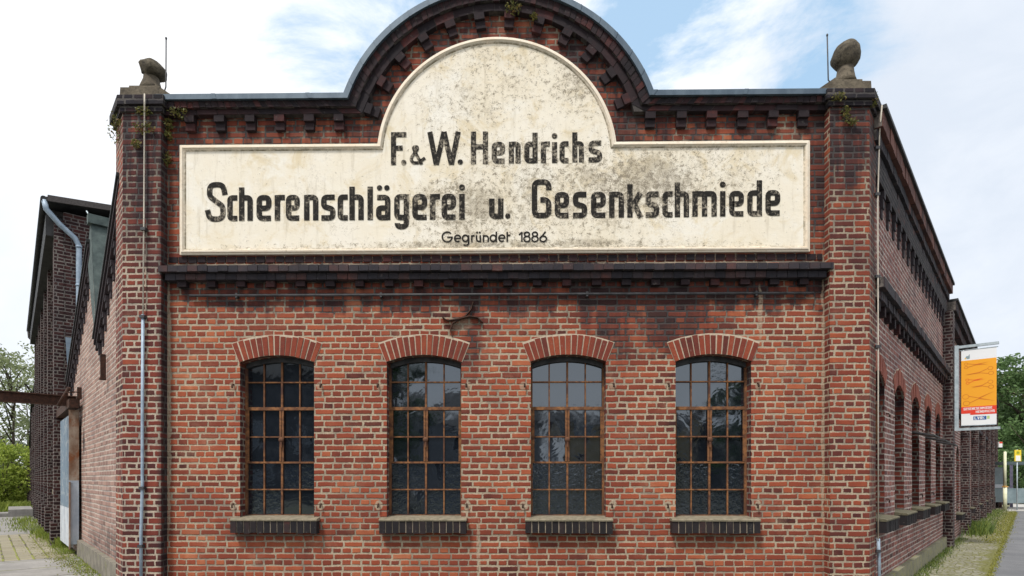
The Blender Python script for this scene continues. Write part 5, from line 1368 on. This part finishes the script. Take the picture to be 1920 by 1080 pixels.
tree('broadleaf_tree', at(1905, 60), 12.2, 3.8, 3, 'olive', 70, 90, .19, 'paler green tree behind the two dense ones at the right', gR, .22)
tree('broadleaf_tree', at(1960, 44), 11.5, 4.6, 4, 'dark', 90, 95, .17, 'dark tree at the right edge shading the bus shelter', gR, .25)
tree('hedge_shrub', at(1897, 40), 3.6, 3.0, 5, 'dark', 60, 90, .14, 'dark low shrub directly behind the bus shelter', gR, .08, bare=.05)
tree('slender_tree', at(22, 36, GZ), 9.6, 3.0, 6, 'olive', 60, 40, .12, 'thin airy tree showing white sky between its leaves', gL, .14, clr=.6)
tree('slender_tree', at(58, 42, GZ), 9.8, 3.0, 7, 'olive', 60, 36, .12, 'airy tree close against the dark outbuilding', gL, .13, clr=.6)
tree('slender_tree', at(-18, 38, GZ), 9.5, 3.2, 8, 'olive', 60, 42, .12, 'airy tree cut by the left edge of the photo', gL, .14, clr=.6)
tree('bush', at(12, 31, GZ), 3.1, 2.2, 9, 'bright', 50, 110, .09, 'light green bush under the airy trees at the left edge', gL, .06, bare=.04)
tree('bush', at(44, 33, GZ), 2.9, 1.9, 10, 'bright', 46, 110, .09, 'light green bush beside the short dark brick wall', gL, .06, bare=.04)
tree('bush', at(-22, 33, GZ), 3.4, 2.4, 11, 'bright', 50, 110, .09, 'light green bush beyond the left edge of the lane', gL, .06, bare=.04)
tree('bush', at(40, 44, GZ), 4.6, 3.2, 12, 'dark', 50, 100, .13, 'dark bush in the gap behind the light green ones', gL, .06, bare=.04)

# a far wood closing the view on both sides of the street
rnd = random.Random(91); b = MB()
for k in range(150):
    sd_ = -1 if k % 2 else 1
    an = rnd.uniform(R_(47 if sd_ < 0 else 36), R_(85))*sd_; dist = rnd.uniform(75, 105); h_ = rnd.uniform(4, 9)
    c_ = Vector((math.sin(an)*dist, CAMY+math.cos(an)*dist, h_*.5)); leaves(b, rnd, c_, (4.5, 3.5, h_*.5), 75, .55)
tag(b.build('far_wood', ML['dark']), kind='stuff')

# small plants rooted in the masonry
WP = [(221, 238, -.02, .14, .24, 'largest wall plant, hanging on the outer edge of the dark left pilaster'), (268, 208, -.17, .12, .05, 'wall plant just under the cap of the dark left pilaster'),
      (270, 240, -.17, .16, .08, 'brownish wall plant across the cable below the left cap'), (255, 269, -.17, .07, .05, 'small wall plant left of the cable on the dark pilaster'),
      (335, 211, -.11, .14, .08, 'wall plant on the cornice beside the first corbel'), (316, 232, -.06, .06, .08, 'wall plant in the corner right of the dark left pilaster'),
      (316, 254, -.05, .05, .05, 'small wall plant in the corner a little above the sign'), (314, 298, -.05, .06, .09, 'wall plant in the corner beside the top of the sign'),
      (962, 14, -.12, .11, .09, 'wall plant at the crown of the round gable'), (1001, 32, -.10, .05, .04, 'small wall plant on a corbel right of the gable crown'),
      (1573, 181, -.21, .10, .05, 'wall plant on the cap of the red right pilaster'), (1586, 210, -.17, .06, .09, 'wall plant on the brick below the right cap'),
      (1596, 228, -.17, .10, .04, 'lowest wall plant on the red right pilaster'), (1634, 187, -.12, .08, .12, 'wall plant hanging off the outer corner of the right cap')]
for n, (x, y, d, ru, rz, lab) in enumerate(WP):
    rnd = random.Random(200+n); c_ = fw(x, y, d); b = MB(); leaves(b, rnd, (0,0,0), (ru, .06, rz), int(60+2600*ru*rz), .020)
    for k in range(5): b.tube([(rnd.uniform(-.03,.03), .08, -rz*.6), (rnd.uniform(-ru,ru)*.5, 0, 0), (rnd.uniform(-ru,ru)*.8, -.03, rnd.uniform(-rz,rz)*.8)], .003, 4)
    o = b.build('wall_plant', ML['wall'], None, T(c_)); tag(o, lab, 'plant', 'plants rooted in the masonry')

# grass and moss along the foot of the walls
def tufts(b, rnd, pos, n, hgt, wid):
    for _ in range(n):
        p_ = pos(rnd); h_ = hgt*rnd.uniform(.4, 1.3); a = rnd.uniform(0, 2*PI); le = Vector((math.cos(a), math.sin(a), 0))*h_*rnd.uniform(.1, .7); sd_ = Vector((-math.sin(a), math.cos(a), 0))*wid
        id_ = (rnd.randrange(400)+.5, 3.5)
        b.face([p_-sd_, p_+sd_, p_+le*.5+Vector((0,0,h_*.7))+sd_*.6, p_+le+Vector((0,0,h_))], [id_]*4)
rnd = random.Random(77)
b = MB()
tufts(b, rnd, lambda r: Lf.W(-r.uniform(5.2, 9.0), -abs(r.gauss(.07, .10)), GZ), 1100, .07, .005)
tufts(b, rnd, lambda r: Lf.W(-r.uniform(6.6, 8.6), -abs(r.gauss(.06, .07)), GZ), 600, .18, .006)
tufts(b, rnd, lambda r: Lf.W(-r.uniform(9.0, 12), -abs(r.gauss(.16, .12)), GZ), 450, .14, .008)
tufts(b, rnd, lambda r: Lf.W(-r.uniform(12.0, 19), -abs(r.gauss(.30, .25)), GZ), 600, .12, .010)
tufts(b, rnd, lambda r: Lf.W(-r.uniform(.6, 5.0), -abs(r.gauss(.1, .12)), GZ), 700, .04, .005)
tufts(b, rnd, lambda r: Lf.W(-r.uniform(24.5, 30), -r.uniform(-2, 8), GZ), 5000, .35, .02)
tag(b.build('grass', ML['grass']), kind='stuff')
b = MB()
tufts(b, rnd, lambda r: Rf.W(r.uniform(13.5, 32), -abs(r.gauss(.25, .22)), 0), 1300, .10, .010)
tufts(b, rnd, lambda r: Rf.W(r.gauss(14.6, .7), -abs(r.gauss(.30, .15)), 0), 700, .30, .014)
tufts(b, rnd, lambda r: Rf.W(r.uniform(.3, 12), -abs(r.gauss(.06, .08))-.02, 0), 1500, .06, .006)
tag(b.build('weeds', ML['weed']), kind='stuff')
b = MB()
tufts(b, rnd, lambda r: Rf.W(r.uniform(-1, 30), -r.gauss(1.0, .035), 0), 4500, .016, .012)
tufts(b, rnd, lambda r: Rf.W(r.uniform(11, 30), -r.gauss(.75, .16), 0), 3500, .025, .012)
for (s0, n0, rr, nn) in ((2.6, .12, .30, 260), (3.6, .16, .35, 350), (4.6, .26, .30, 350), (5.6, .34, .3, 350), (7.0, .36, .5, 400), (8.6, .3, .5, 300)):
    tufts(b, rnd, lambda r: Lf.W(-r.gauss(s0, rr), -abs(r.gauss(n0, rr*.35)), GZ), nn, .012, .012)
tag(b.build('moss', ML['moss']), kind='stuff')

# ================================================================== ACROSS THE STREET (invented, to give the panes their reflections)
def house(x, y, wd, h, roof_h, wall, label, seed):
    rnd = random.Random(seed); e = empty('house', (x, y, 0)); b = MB(); b.box(-wd/2, wd/2, -8, 0, 0, h); b.build('wall', wall, e)
    rb = MB(); P_ = [(-wd/2-.3, .4, h), (wd/2+.3, .4, h), (wd/2+.3, -4, h+roof_h), (-wd/2-.3, -4, h+roof_h)]; Q = [(-wd/2-.3, -8.4, h), (wd/2+.3, -8.4, h)]
    rb.face(P_[::-1]); rb.face([P_[3], P_[2], Q[1], Q[0]][::-1]); rb.face([P_[0], P_[3], Q[0]][::-1]); rb.face([P_[1], Q[1], P_[2]][::-1])
    rb.build('roof', M['roof'], e)
    nw = int(wd//2.2)
    for k in range(nw):
        for z in ((1.0, 3.8) if h > 5 else (1.0,)):
            u = -wd/2+wd*(k+.5)/nw
            wb = MB(); wb.box(u-.5, u+.5, 0, .04, z, z+1.5); wo = wb.build('window', M['white_paint'], e)
            pb = MB(); pb.box(u-.42, u+.42, .04, .05, z+.08, z+1.42); pb.build('pane', M['glass'], wo)
    tag(e, label, 'house', 'houses across the street')
hw_ = plain_mat('pale_house_render', (.20,.21,.23), (.27,.28,.30), 1, .9); hy_ = plain_mat('ochre_house_render', (.34,.28,.17), (.42,.35,.22), 1, .9); hg_ = plain_mat('slate_house', (.05,.055,.06), (.08,.085,.09), 1, .9)
house(-16, -30, 11, 8.5, 3.5, hg_, 'invented tall slate clad house across the street, mirrored in the first window', 1)
house(-3.5, -33, 10, 5.6, 1.6, hw_, 'invented pale grey house across the street, mirrored in the second window', 2)
house(7.0, -33, 9, 5.2, 1.2, hy_, 'invented ochre house across the street, mirrored in the third window', 3)
house(18, -31, 10, 4.2, 1.2, hg_, 'invented low dark house across the street, mirrored in the fourth window', 4)
tree('broadleaf_tree', Vector((-7.4, -26, 0)), 9.5, 2.2, 31, 'dark', 50, 80, .2, 'invented tree across the street, mirrored in the second window', 'trees across the street', .2)
tree('broadleaf_tree', Vector((11.5, -24, 0)), 6.6, 1.5, 32, 'dark', 40, 80, .2, 'invented small tree across the street, mirrored in the fourth window', 'trees across the street', .15)
